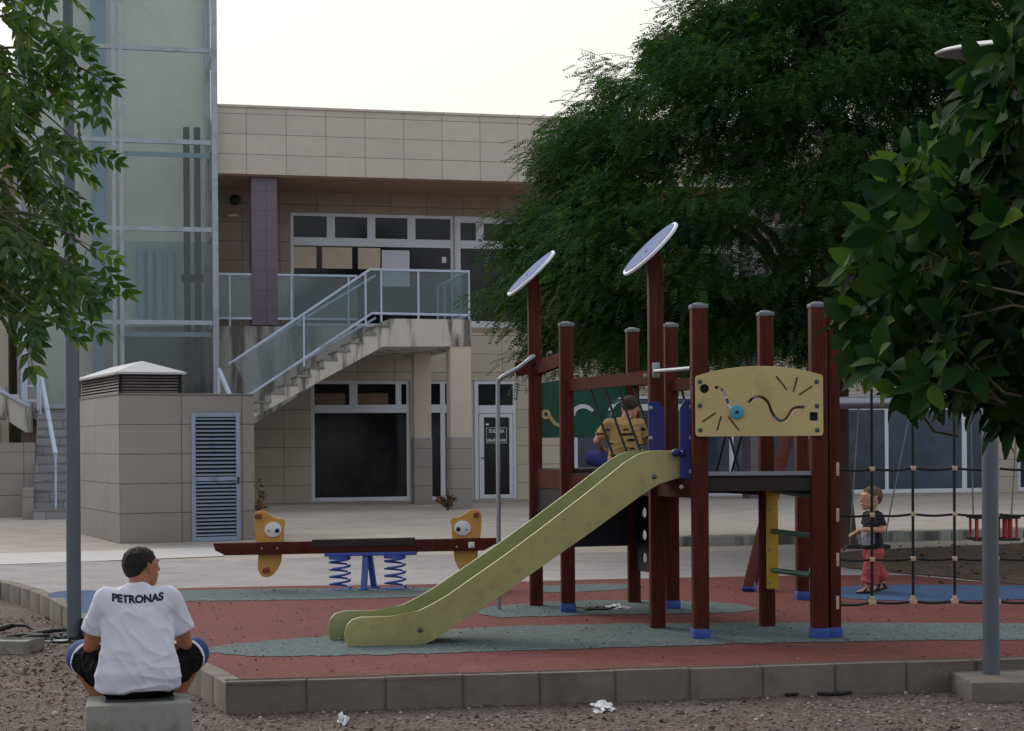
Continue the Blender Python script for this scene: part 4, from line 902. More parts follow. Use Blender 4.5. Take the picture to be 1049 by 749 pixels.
# ================================================================ SWINGS
fA = G(767, 607); WS = thing('swing_set', 'swing set with slanting dark red timber legs behind the climbing net', 'swing set', fA)
apex = at(815, 413, fA.y+1.6); rf = Vector(((830-524.5)/F*(fA.y+3.2), fA.y+3.2, 0))
def wpart(name, a, b, w, m='wood'):
    q = MB(); q.bar(a, b, w, w, .012); return q.build(name, M[m], WS)
lg = wpart('leg', fA+Vector((0, 0, .02)), apex, .11); q = MB(); q.bar(fA, fA.lerp(apex, .035), .125, .125, .012); q.build('leg_shoe', M['foot'], lg)
lg = wpart('leg', rf, apex+Vector((.06, .04, 0)), .11)
ex_ = apex+Vector((5.4, .3, 0)); q = MB(); q.tube([apex+Vector((-.1, 0, .0)), ex_], .065, 16); q.build('top_beam', M['steel'], WS)
wpart('leg', ex_+Vector((-.05, -1.6, -apex.z)), ex_, .11); wpart('leg', ex_+Vector((-.05, 1.7, -apex.z)), ex_+Vector((.05, 0, 0)), .11)
wy = apex.y+.1
sw1 = thing('hanging_swing', 'flat black swing seat on two chains behind the small child', 'swing', at(886, 559.5, wy))
a = at(866, 560, wy); b = at(911, 558, wy); q = MB(); q.box(a.x, b.x, wy-.09, wy+.09, a.z-.02, a.z+.02, .012); q.build('seat', M['blackrub'], sw1)
for (x, y), (x2, y2) in (((880, 412), (870.5, 558)), ((934, 412), (905.5, 556))):
    q = MB(); q.tube([at(x, y, wy), at(x2, y2, wy)], .008, 6); q.build('chain', M['chain'], sw1)
sw2 = thing('cradle_swing', 'red and black cradle swing seat hanging beside the right lamp post', 'swing', at(1016, 550, wy))
a = at(994, 530, wy); b = at(1041, 552, wy); xm = (a.x+b.x)/2
q = MB()
for f in (0, 1):
    z = (a.z, b.z)[f]; w_ = b.x-a.x
    q.box(a.x, b.x, wy-.17, wy+.17, z-.012, z+.012, .008)
q.build('tray', M['blackrub'], sw2)
for x in (997.5, 1003.5, 1027, 1032, 1037.5):
    for dy in (-.14, .14):
        c = at(x, 540, wy); q = MB(); q.tube([(c.x, wy+dy, b.z), (c.x, wy+dy, a.z)], .014, 8); q.build('bar', M['redpaint'], sw2)
for (x, y), (x2, y2) in (((994, 412), (997, 529)), ((1043, 412), (1036, 530))):
    q = MB(); q.tube([at(x, y, wy), at(x2, y2, wy)], .008, 6); q.build('chain', M['chain'], sw2)

# ================================================================ LAMP POSTS, BLOCKS, LITTER
lp = G(76, 656, GZ); T0 = at(62.5, -60, lp.y)
o = thing('lamp_post', 'tall grey lamp post rising through the left tree behind the seated man', 'lamp post', lp)
q = MB(); q.tube([lp, lp+Vector((0, 0, 2.6)), lp+Vector((-.012, 0, 2.65)), Vector((lp.x-.02, lp.y, 5.4))], [.06, .058, .05, .045], 20); q.build('pole', M['pole'], o)
q = MB(); q.box(lp.x-.2, lp.x+.2, lp.y-.2, lp.y+.2, GZ-.02, GZ+.018, .006)
for sx in (-1, 1):
    for sy in (-1, 1): q.tube([(lp.x+sx*.15, lp.y+sy*.15, GZ), (lp.x+sx*.15, lp.y+sy*.15, GZ+.05)], .014, 8)
q.build('base_plate', M['pole'], o)
LT = Matrix.Rotation(math.radians(-4), 4, 'Y') @ Matrix.Rotation(math.radians(6.5), 4, 'X') @ Matrix.Diagonal((.93, .93, .9, 1))
def saucer(c, o):
    q = MB(); q.lathe([(.05, -.05), (.1, -.045), (.2, -.03), (.33, 0), (.34, .008), (.33, .016)], Matrix.Translation(c) @ LT, 36); q.build('lamp_bowl', M['redpaint2'], o)
    q = MB(); q.lathe([(.345, .015), (.35, .026), (.3, .045), (.15, .065), (.04, .072)], Matrix.Translation(c) @ LT, 36); q.build('lamp_cover', M['white'], o)
M['redpaint2'] = mat('dull_red_lamp_bowl', lin(118, 112, 114), .6, .1)
saucer(Vector((lp.x-.02, lp.y, 5.5)), o)
rp = at(1015.5, 686, 11.2)
o = thing('lamp_post', 'grey lamp post with a round saucer lamp standing on a concrete footing at the right', 'lamp post', Vector((rp.x, rp.y, GZ)))
rt = at(1017, 53, 11.2)
q = MB(); q.tube([(rp.x, rp.y, GZ), (rp.x, rp.y, 1.5), (rp.x, rp.y, 1.55), (rp.x, rp.y, rt.z-.05)], [.052, .051, .048, .042], 20); q.build('pole', M['pole'], o)
saucer(Vector((rp.x, rp.y, rt.z)), o)
q = MB(); a = at(994, 700, 10.85); q.box(a.x, a.x+.62, 10.83, 11.5, GZ-.1, -.045, .025); q.build('footing', M['kerb'], o)
bl = Vector((-1.95, 9.33, GZ)); o = thing('concrete_block_seat', 'worn square concrete block that the man in the white shirt sits on', 'block', bl)
a = at(88.5, 722, 9.15); b = at(196, 722, 9.15)
BR = Matrix.Translation((a+b)/2) @ Matrix.Rotation(math.radians(12), 4, 'Z'); hw_ = (b-a).length/2*1.0
q = MB(); q.box(-hw_, hw_, .02, .40, GZ-.05-a.z, 0, .018, BR); q.build('block', M['block'], o)
q = MB(); q.box(-hw_+.1, hw_-.09, .11, .35, -.004, .012, .004, BR); q.build('steel_plate', M['darksteel'], o)
def tagmb(q, name, m, label, cat, loc, group=None, smooth=30):
    ob = q.build(name, m, None, M=Matrix.Translation(loc), smooth=smooth); return tag(ob, label, cat, group)
c = G(5, 668, GZ); q = MB(); q.bar(c+Vector((-.5, .1, .03)), c+Vector((.235, -.02, .03)), .3, .1, .02); tagmb(q, 'concrete_slab', M['block'], 'small grey concrete slab lying on the gravel at the left edge', 'slab', c)
def crumple(name, c, r, m, label, cat, seed, flat=.35, group=None, n=2):
    bm = bmesh.new(); bmesh.ops.create_icosphere(bm, subdivisions=n+1, radius=1)
    for v in bm.verts:
        d = v.co.normalized(); k = .55+.75*noise.noise(d*1.8+Vector((seed, 0, 0)))+.4*noise.noise(d*4.5+Vector((0, seed, 0)))
        v.co = Vector((d.x*r[0]*k, d.y*r[1]*k, max(-.3, d.z*k)*r[2]))+Vector(c)+Vector((0, 0, r[2]*.3))
    q = MB(); q.bm.free(); q.bm = bm; return tagmb(q, name, m, label, cat, c, group, 20)
crumple('paper_litter', G(617, 727, GZ), (.1, .22, .04), M['paper'], 'crumpled white paper on the gravel below the middle of the kerb', 'litter', 1.2)
crumple('paper_litter', G(351, 741, GZ), (.045, .1, .05), M['paper'], 'small scrunched white wrapper on the gravel left of the larger paper', 'litter', 4.7)
crumple('litter_scrap', G(632, 622.5, .01), (.12, .2, .025), M['paper'], 'pale scrap of litter on the rubber under the tower', 'litter', 8.1)
crumple('dark_litter', G(608, 624, .01), (.22, .2, .02), M['blackrub'], 'dark flattened rubbish on the rubber under the tower', 'litter', 3.3)
c = G(28, 655, GZ); q = MB()
for i in range(5):
    p = c+Vector((random.uniform(-.45, .35), random.uniform(-.5, .5), .02)); pts = [p]
    for k in range(5): pts.append(pts[-1]+Vector((random.uniform(.04, .14), random.uniform(-.1, .06), random.uniform(-.01, .03)*(1 if k < 3 else -1))))
    for pp in pts: pp.z = max(pp.z, GZ+.012)
    q.tube(pts, [.02, .026, .02, .016, .012, .006], 7)
tagmb(q, 'fallen_branch', M['blackrub'], 'dark rotting fallen branches beside the slab on the gravel', 'branch', c)
p0_ = c+Vector((.2, -.2, .01)); q = MB(); q.tube(spline([p0_, p0_+Vector((.15, -.12, 0)), p0_+Vector((.3, -.02, 0)), p0_+Vector((.42, .0, 0)), lp+Vector((-.02, -.1, .03))], 6), .011, 8)
tagmb(q, 'black_cable', M['blackrub'], 'loose black cable snaking from the left lamp post foot', 'cable', c)
q = MB(); pts = [G(x, y, GZ)+Vector((0, 0, .012)) for x, y in ((805, 714), (830, 712), (855, 713), (880, 710), (910, 709))]
q.tube(spline(pts, 5), [.012]*21, 6); q.tube([pts[2], pts[2]+Vector((.15, .3, .02))], [.01, .005], 6); tagmb(q, 'fallen_branch', M['blackrub'], 'thin dark fallen stick on the gravel below the right part of the kerb', 'branch', pts[0])
# ================================================================ VEGETATION
def frames(d, up):
    """orthonormal frames (x along d, z near up) for arrays of directions"""
    d = d/np.linalg.norm(d, axis=1, keepdims=True); y = np.cross(up, d); y /= np.linalg.norm(y, axis=1, keepdims=True)+1e-9
    return np.stack([d, y, np.cross(d, y)], 2)
def stamp(tv, tf, pos, R, sc):
    V = np.einsum('nij,vj->nvi', R, tv)*sc[:, None, None]+pos[:, None, :]
    n = len(tv); Fc = tf[None]+(np.arange(len(pos))*n)[:, None, None]
    return V.reshape(-1, 3), Fc.reshape(-1, tf.shape[1])
def leaflet(L, W, fold=.25, off=(0, 0, 0), ang=0., droop=0., tip=.62):
    v = np.array([(0, 0, 0), (.32*L, W/2, fold*W), (tip*L, W*.42, fold*W-droop*.5), (L, 0, -droop), (tip*L, -W*.42, fold*W-droop*.5), (.32*L, -W/2, fold*W)])
    c, s = math.cos(ang), math.sin(ang); v[:, :2] = v[:, :2] @ np.array([[c, s], [-s, c]])
    return v+np.array(off), np.array([(0, 1, 2, 3), (0, 3, 4, 5)])
def compound(n, rl, L, W, ang, droop=.0, curve=.1):
    vs, fs, k = [], [], 0
    for i in range(n):
        t = (i+1)/n; o = (rl*t, 0, -curve*rl*t*t)
        for sg in (1, -1):
            v, f = leaflet(L*(1-.25*abs(t-.5)), W, .2, o, sg*ang, droop); vs.append(v); fs.append(f+k); k += len(v)
    v, f = leaflet(L, W, .2, (rl, 0, -curve*rl), 0, droop); vs.append(v); fs.append(f+k); k += len(v)
    r = .0035*rl/.25                                                      # the stalk
    v = np.array([(0, r, 0), (0, -r, 0), (rl*.5, -r*.8, -curve*rl*.25), (rl*.5, r*.8, -curve*rl*.25), (rl, -r*.5, -curve*rl), (rl, r*.5, -curve*rl)]); vs.append(v); fs.append(np.array([(0, 1, 2, 3), (3, 2, 4, 5)])+k)
    return np.concatenate(vs), np.concatenate(fs)
ML = dict(
 big=leafmat('dark_feathery_leaf', [lin(36, 62, 38), lin(50, 82, 44), lin(64, 96, 50), lin(38, 68, 48), lin(92, 112, 58)], .3, .65, .12),
 left=leafmat('fresh_pointed_leaf', [lin(42, 70, 30), lin(66, 98, 40), lin(82, 108, 46), lin(46, 78, 36), lin(118, 136, 60)], .35, .45, .35),
 ficus=leafmat('leathery_leaf', [lin(22, 42, 24), lin(32, 58, 28), lin(44, 72, 32), lin(25, 50, 30), lin(86, 112, 44)], .25, .75, .06),
 dry=leafmat('dry_fallen_leaf', [lin(92, 70, 56), lin(126, 100, 76), lin(160, 134, 100), lin(80, 60, 50), lin(196, 184, 160)], .0, .85, .15),
)
# big feathery tree behind the playground
bc = G(869, 563); bc = Vector((bc.x, 23.6, 0))
TB = thing('feathery_tree', 'huge dark green feathery leaved tree with a domed crown behind the climbing tower', 'tree', bc)
tc = np.array([bc.x+.12, 24.0])
prof_z = [2.55, 3.0, 3.6, 4.4, 5.1, 5.8, 6.5, 7.2, 7.9, 8.5, 8.95]; prof_r = [3.7, 4.35, 4.7, 4.65, 4.4, 3.9, 3.1, 2.15, 1.3, .6, .2]
cen = []; 
def addc(n, inset, zlo=2.6, zhi=8.95, yfront=None):
    k = 0
    while k < n:
        z = RNG.uniform(zlo, zhi); R_ = np.interp(z, prof_z, prof_r); 
        if RNG.random() > (R_+1.)/5.6: continue
        a = RNG.uniform(0, 2*PI)
        if yfront is not None and (math.sin(a) > .35) == yfront: continue
        nn = noise.noise(Vector((math.cos(a)*2.2, math.sin(a)*2.2, z*.7)))*.75
        r = max(.1, R_+nn*.9-RNG.uniform(*inset))
        cen.append((tc[0]+r*math.cos(a), tc[1]+r*math.sin(a), z+RNG.normal()*.1, math.cos(a), math.sin(a))); k += 1
addc(600, (.15, .9), yfront=True); addc(120, (.2, 1.1), yfront=False); addc(190, (1.2, 3.2), 2.9); addc(110, (.8, 2.6), 6.2)
for _ in range(110):                                                      # underside
    a = RNG.uniform(0, 2*PI); r = 4.2*math.sqrt(RNG.random()); cen.append((tc[0]+r*math.cos(a), tc[1]+r*math.sin(a), 2.75+.55*(1-(r/4.2)**2)+RNG.normal()*.12, math.cos(a)*.4, math.sin(a)*.4))
cen = np.array(cen); P, Dv = [], []
for c in cen:
    n = int(RNG.integers(75, 110)); rad = RNG.uniform(.38, .66)
    q = RNG.normal(size=(n, 3)); q /= np.linalg.norm(q, axis=1, keepdims=True); q *= rad*RNG.random((n, 1))**.5
    q[:, 2] *= .62; P.append(c[:3]+q)
    d = np.array([c[3], c[4], .25])*.75+q/rad*.6+RNG.normal(size=(n, 3))*.35; d[:, 2] -= .5; Dv.append(d)
P = np.concatenate(P); Dv = np.concatenate(Dv)
tv, tf = compound(6, .2, .056, .018, 1.0, .006, .35)
V, Fc = stamp(tv, tf, P, frames(Dv, RNG.normal(size=P.shape)*.35+np.array([0, 0, 1.])), RNG.uniform(.7, 1.15, len(P)))
cr = raw('crown', V, Fc, ML['big'], TB)
q = MB(); top = Vector((bc.x-.05, bc.y+.05, 2.2))
q.tube([bc+Vector((0, 0, -.1)), bc+Vector((0, 0, .12)), bc+Vector((-.06, 0, 1.1)), top], [.27, .2, .165, .16], 12)
for a in np.arange(0, 6.2, .78):
    d = Vector((math.cos(a), math.sin(a), 0)); L_ = random.uniform(1.6, 2.5)
    pts = [top+Vector((0, 0, -.12)), top+d*.5+Vector((0, 0, .7)), top+d*L_*.55+Vector((0, 0, 1.9)), top+d*L_+Vector((0, 0, 2.0+random.uniform(0, .6)))]
    q.tube(spline(pts, 4), np.linspace(.11, .025, 13).tolist(), 8)
q.tube([top, top+Vector((.1, .1, 2)), top+Vector((0, .2, 3.6))], [.13, .09, .03], 8)
q.build('trunk', M['bark'], TB)
# left tree: hanging sprays of pointed leaflets
lt = G(-190, 745, GZ); lt = Vector((-3.55, 8.7, GZ))
TL = thing('pinnate_tree', 'leafy tree with drooping light green pointed leaflets reaching in at the upper left', 'tree', lt)
tips = [(128, 88, 0), (104, 62, 0), (112, 152, 0), (84, 160, 0), (134, 270, 0), (126, 285, 1), (92, 318, 0), (62, 318, 0), (24, 326, 1), (70, 40, 0), (66, -10, 0), (46, 20, 1), (92, 215, 1), (96, 120, 1), (60, 190, 0), (32, 240, 1), (48, 295, 1), (12, 190, 0), (16, 60, 1), (62, 105, 1), (106, 292, 1), (2, 290, 0), (76, 250, 1), (36, 150, 1), (20, 20, 0), (50, 80, 0), (4, 120, 1), (90, 190, 0), (110, 248, 0), (55, 265, 0), (20, 285, 0), (80, 292, 1), (40, 330, 0), (-10, 330, 0), (-10, 240, 0), (60, 140, 1), (30, 90, 0), (-20, 60, 1), (-20, 160, 1), (30, 200, 0), (75, 215, 0), (20, 225, 1), (5, 260, 1), (45, 235, 1), (15, 150, 1), (95, 272, 0), (-30, 300, 1), (-40, 20, 1), (25, -30, 1), (-60, 100, 0), (-60, 200, 0), (-60, 280, 0)]
q = MB(); P, Dv = [], []
trunk_top = Vector((-3.4, 8.6, 2.9))
for i, (x, y, kk) in enumerate(tips):
    x -= (26 if y > 150 else 8) if x > 60 else 4; Y = 7.6+RNG.random()*1.5; e = at(x, y, Y); s = at(x-random.uniform(110, 190), y-random.uniform(25, 70), Y+random.uniform(-.3, .5))
    m1 = s.lerp(e, .5)+Vector((0, 0, .07+.06*random.random()))
    pts = spline([s, m1, e], 6); q.tube(pts, np.linspace(.009, .003, len(pts)).tolist(), 5)
    if i % 3 == 0: q.tube(spline([trunk_top+Vector((0, 0, -.4)), trunk_top.lerp(s, .5)+Vector((0, 0, .25)), s], 4), np.linspace(.05, .01, 9).tolist(), 6)
    for j in range(2, len(pts)):
        for sg in (1, -1):
            if random.random() < .6: continue
            p = pts[j]; d = Vector((random.uniform(-.2, .75), random.uniform(-.5, .5)*1., random.uniform(-1.05, -.25)))
            if j == len(pts)-1: d = Vector((.8, random.uniform(-.3, .3), -.35))
            P.append(p); Dv.append(d)
q.build('branches', M['twig'], TL)['kind'] = 'stuff'
P = np.array(P); Dv = np.array(Dv)
tv, tf = compound(4, .2, .092, .034, .75, .022, .25)
V, Fc = stamp(tv, tf, P, frames(Dv, RNG.normal(size=P.shape)*.9+np.array([0, -.6, .6])), RNG.uniform(.7, 1.1, len(P)))
raw('crown', V, Fc, ML['left'], TL)
q = MB(); q.tube([lt, lt+Vector((.03, 0, 1.2)), lt+Vector((.1, -.05, 2.6)), trunk_top+Vector((.1, 0, .8)), trunk_top+Vector((0, 0, 2.2))], [.13, .1, .09, .07, .03], 12); q.build('trunk', M['bark'], TL)
# right tree: rosettes of broad leathery leaves
rt_ = Vector((2.75, 7.3, GZ))
TR_ = thing('broad_leaved_tree', 'dark tree with broad leathery leaves hanging into the right side of the view', 'tree', rt_)
poly = [(1049, 40), (1010, 62), (992, 85), (975, 120), (950, 150), (925, 172), (905, 205), (900, 235), (875, 262), (868, 300), (872, 325), (866, 345), (880, 372), (905, 385), (915, 405), (945, 400), (975, 400), (1000, 415), (1030, 440), (1060, 440), (1250, 430), (1250, -120), (1080, -120), (1060, 0)]
def big_leaf(L, W):
    rows = 6; v = []
    for i in range(rows):
        t = i/(rows-1); w = W/2*math.sin(PI*min(.97, .03+t*.95))**.75*(1.12-.3*t); z = -.55*L*t*t*.45
        for c in (-1, 0, 1): v.append((L*(.14+.86*t), c*w, z+(.22*w if c else 0)))
    f = [(i*3+c, (i+1)*3+c, (i+1)*3+c+1, i*3+c+1) for i in range(rows-1) for c in (0, 1)]
    k = len(v); v += [(0, .0025, 0), (0, -.0025, 0), (L*.15, -.002, 0), (L*.15, .002, 0)]; f.append((k, k+1, k+2, k+3))
    return np.array(v), np.array(f)
P, Dv, Up = [], [], []; q = MB(); hub = Vector((2.7, 7.3, 2.2)); n = 0
edge = [(905, 188), (893, 232), (872, 268), (864, 305), (872, 332), (872, 362), (905, 372), (925, 398), (935, 160), (965, 128), (985, 96), (1005, 72), (912, 300), (940, 240), (1020, 430), (995, 408), (1030, 55), (950, 392)]
while n < 640:
    if n < len(edge): x, y = edge[n]
    else:
        x, y = RNG.uniform(860, 1250), RNG.uniform(-120, 450)
        if not in_poly(x, y, poly): continue
    n += 1; Y = RNG.uniform(6.1, 7.6) if n < 420 else RNG.uniform(7.0, 8.4); p = at(x, y, Y); ax_ = Vector((random.uniform(-1., -.3), random.uniform(-.8, .3), random.uniform(-.35, .6))).normalized()
    if n % 2 == 0:
        s = p-ax_*random.uniform(.2, .35); q.tube([s+Vector((.12, .05, -.02)), s, p], [.007, .006, .004], 5)
    if n % 22 == 0: q.tube(spline([hub, hub.lerp(p, .5)+Vector((0, 0, .15)), p+Vector((.06, .03, 0))], 4), np.linspace(.014, .005, 9).tolist(), 6)
    o1 = ax_.orthogonal().normalized(); o2 = ax_.cross(o1); k = random.randint(6, 9); a0 = random.random()*6
    for i in range(k):
        a = a0+i*2.4; d = ax_*random.uniform(.35, 1.1)+(o1*math.cos(a)+o2*math.sin(a)); d.z -= .25
        P.append(p-ax_*.012*i); Dv.append(d); Up.append(ax_+Vector((0, -.1, .5)))
P = np.array(P); tv, tf = big_leaf(.165, .079)
V, Fc = stamp(tv, tf, P, frames(np.array(Dv), np.array(Up)+RNG.normal(size=P.shape)*.2), RNG.uniform(.65, 1.1, len(P)))
raw('crown', V, Fc, ML['ficus'], TR_, smooth=60)
q.build('branches', M['twig'], TR_)['kind'] = 'stuff'
q = MB(); q.tube([rt_, rt_+Vector((.03, 0, 1.)), hub, hub+Vector((.1, .1, 1.6))], [.14, .11, .09, .04], 12); q.build('trunk', M['bark'], TR_)
# dry weeds against the kiosk and the pillar
def weed(x, y, h, label, nleaf=26):
    b = G(x, y); t = thing('dry_weed', label, 'weed', b); q = MB(); P, Dv = [], []
    for i in range(9):
        e = b+Vector((random.uniform(-.22, .22), random.uniform(-.1, .1), h*random.uniform(.5, 1))); m1 = b.lerp(e, .5)+Vector((random.uniform(-.05, .05), 0, .05))
        pts = spline([b, m1, e], 4); q.tube(pts, np.linspace(.012, .004, 9).tolist(), 5)
        for p in pts[2:]:
            for _ in range(3): P.append(p); Dv.append((random.uniform(-1, 1), random.uniform(-1, 1), random.uniform(-.6, .6)))
    q.build('stems', M['twig'], t); tv, tf = leaflet(.11, .05)
    V, Fc = stamp(tv, tf, np.array(P), frames(np.array(Dv), RNG.normal(size=(len(P), 3))), RNG.uniform(.5, 1.1, len(P))); raw('leaves', V, Fc, ML['dry'], t)
weed(262, 551, .95, 'dry brown weed growing against the right corner of the utility kiosk')
weed(459, 523, .42, 'small dry weed at the foot of the front cream pillar')

# ================================================================ LOOSE STONES AND LEAVES
kp = [(p.x, p.y) for p in [KR, K0]+ARM]+[(-60, 90), (70, 90), (70, 12.5)]
def scatter(n, x0, x1, y0, y1, ok):
    out = []
    while len(out) < n:
        x, y = RNG.uniform(x0, x1), RNG.uniform(y0, y1)
        if ok(x, y): out.append((x, y))
    return np.array(out)
off_ = lambda x, y: not in_poly(x, y, kp)
pts = scatter(9000, -6.5, 5.5, 7.9, 17, lambda x, y: off_(x, y) and RNG.random() < (12/y)**3)
ov = np.array([(1, 0, 0), (-1, 0, 0), (0, 1, 0), (0, -1, 0), (0, 0, 1), (0, 0, -1.)]); of = np.array([(0, 2, 4), (2, 1, 4), (1, 3, 4), (3, 0, 4), (2, 0, 5), (1, 2, 5), (3, 1, 5), (0, 3, 5)])
V = ov[None]*RNG.uniform(.6, 1.3, (len(pts), 6, 1)); sz_ = RNG.uniform(.005, .016, len(pts))*np.where(RNG.random(len(pts)) < .05, 1.8, 1)
V = V*sz_[:, None, None]*np.array([1.2, 1., .65]); a = RNG.uniform(0, 6.3, len(pts)); ca, sa = np.cos(a), np.sin(a)
V = np.stack([V[..., 0]*ca[:, None]-V[..., 1]*sa[:, None], V[..., 0]*sa[:, None]+V[..., 1]*ca[:, None], V[..., 2]], -1)+np.concatenate([pts, np.full((len(pts), 1), GZ+.002)], 1)[:, None]
Fc = (of[None]+(np.arange(len(pts))*6)[:, None, None]).reshape(-1, 3)
M['stone'] = leafmat('gravel_stones', [lin(80, 68, 64), lin(112, 99, 94), lin(142, 130, 124), lin(74, 62, 58), lin(214, 206, 198)], 0., .9, .2)
tag(raw('loose_stones', V.reshape(-1, 3), Fc, M['stone']), kind='stuff')
tv, tf = leaflet(.06, .026, .5, droop=.012)
def litter(name, pts, z, sc):
    P = np.concatenate([pts, np.full((len(pts), 1), z)], 1); P[:, 2] += RNG.uniform(.002, .014, len(P)); d = RNG.normal(size=P.shape); d[:, 2] *= .25
    V, Fc = stamp(tv, tf, P, frames(d, RNG.normal(size=P.shape)*.4+np.array([0, 0, 1.])), RNG.uniform(*sc, len(P))); tag(raw(name, V, Fc, ML['dry']), kind='stuff')
pl_ = np.concatenate([scatter(420, -6., 5., 8., 16.5, lambda x, y: off_(x, y)), scatter(700, -5.5, -2.6, 11, 16.5, lambda x, y: off_(x, y))])
litter('fallen_leaves', pl_, GZ+.004, (.35, .85))
litter('leaf_crumbs', np.concatenate([scatter(1600, -6., 5., 8., 13., lambda x, y: off_(x, y)), scatter(1400, -5.5, -2.6, 10, 16.5, lambda x, y: off_(x, y))]), GZ+.006, (.15, .4))
pr_ = scatter(700, -3.5, 4.5, 11., 17.5, lambda x, y: in_poly(x, y, [(p.x, p.y) for p in red]))
litter('leaf_litter', pr_, .012, (.18, .5))
ps_ = scatter(500, 4.2, 12., 17.5, 24., lambda x, y: True); litter('leaf_litter', ps_, .014, (.6, 1.4))

# ================================================================ PEOPLE
def rotm(yaw, pitch=0., roll=0.):                    # yaw > 0 turns to the right
    return Matrix.Rotation(-yaw, 4, 'Z') @ Matrix.Rotation(-pitch, 4, 'X') @ Matrix.Rotation(roll, 4, 'Y')
def headprims(HM):
    H = [[((0, -.014, .03), (.075, .094, .082)), ((0, .01, -.03), (.066, .075, .07))],
         [((0, .035, .01), (.066, .058, .075)), ((0, .045, -.06), (.052, .045, .04)), ((0, .068, -.092), (.022, .018, .016))],
         [((0, .092, .012), .007), ((0, .112, -.022), (.012, .011, .009)), ((0, .09, -.028), (.017, .01, .008))],
         [((-.024, .085, .03), (.022, .012, .008)), ((.024, .085, .03), (.022, .012, .008))],
         [((0, .094, -.05), (.022, .009, .006)), ((0, .093, -.059), (.019, .009, .006))]]
    for s in (-1, 1): H.append([((s*.074, -.006, .016), (.008, .019, .016)), ((s*.079, -.012, .022), (.005, .013, .012)), ((s*.072, .0, -.018), (.006, .009, .011))])
    return [(HM, h) for h in H]
def hairmesh(HM, vox=.0045):
    h = [(HM, [((0, -.016, .052), (.0785, .095, .066)), ((0, -.035, .03), (.077, .08, .07))]), (HM, [((0, -.05, .02), (.071, .063, .07)), ((0, -.057, -.022), (.055, .041, .03))]),
         (HM, [((-.073, .006, .034), (.006, .014, .018)), ((-.073, -.025, .03), (.008, .02, .026))]), (HM, [((.073, .006, .034), (.006, .014, .018)), ((.073, -.025, .03), (.008, .02, .026))])]
    return sculpt(h, vox, 4)
def eyes(root, HM, body):
    for s in (-1, 1):
        q = MB(); q.ell(HM @ Vector((s*.031, .0755, .008)), .012, 12, 8); e = q.build('eye', M['eyew'], body, True)
        q = MB(); q.ell(HM @ Vector((s*.031, .0845, .008)), .0046, 10, 6); q.build('iris', M['eyed'], e, True)
def hand(W, d, nrm, s, side):
    """palm, four unequal bent fingers and a thumb leaving the side of the palm"""
    W = Vector(W); d = Vector(d).normalized(); nrm = Vector(nrm); nrm = (nrm-d*nrm.dot(d)).normalized(); x = d.cross(nrm)*side
    P = lambda a, b, c: tuple(W+d*a*s+x*b*s+nrm*c*s)
    out = [[(P(0, 0, 0), .026*s), (P(.03, 0, 0), (.03*s,)*3)], [(P(.03, -.024, 0), .017*s), (P(.03, .024, 0), .018*s), (P(.085, -.032, 0), .013*s), (P(.088, .03, 0), .013*s)]]
    for b, L in ((-.033, .058), (-.011, .07), (.011, .075), (.032, .068)):
        k = P(.085, b, 0); m_ = P(.085+L*.5, b*1.12, .012); t = P(.085+L*.78, b*1.15, .04)
        out += [[(k, .0095*s), (m_, .0085*s)], [(m_, .0085*s), (t, .007*s)]]
    out += [[(P(.025, .03, .004), .014*s), (P(.06, .055, .014), .0105*s)], [(P(.06, .055, .014), .0105*s), (P(.09, .058, .026), .0085*s)]]
    return out
def foot(A, d, s):
    A = Vector(A); d = Vector(d).normalized(); x = Vector((d.y, -d.x, 0)); P = lambda a, b, c: tuple(A+d*a*s+x*b*s+Vector((0, 0, c*s)))
    return [[(P(0, 0, .0), .04*s), (P(-.045, 0, -.05), .032*s), (P(.06, 0, -.05), .036*s)], [(P(.0, 0, -.03), .035*s), (P(.14, .0, -.066), (.042*s, .042*s, .018*s)), (P(.18, .005, -.07), (.032*s, .03*s, .014*s))]]
def limb(*pts): return [[pts[i], pts[i+1]] for i in range(len(pts)-1)]
def part_mesh(me, name, m, parent, amp=0., sc=8., smooth=60, st=(1, 1, 1)):
    if amp:
        n = len(me.vertices); co = np.empty(n*3, np.float32); me.vertices.foreach_get('co', co); co = co.reshape(-1, 3)
        nr = np.empty(n*3, np.float32); me.vertex_normals.foreach_get('vector', nr)
        k = np.array([noise.noise(p*sc)+.5*noise.noise(p*sc*2.3) for p in (Vector((c[0]*st[0], c[1]*st[1], c[2]*st[2])) for c in co.tolist())])
        me.vertices.foreach_set('co', (co+nr.reshape(-1, 3)*k[:, None]*amp).astype(np.float32).ravel())
    return link(name, me, m, parent, MW[parent.name], smooth)
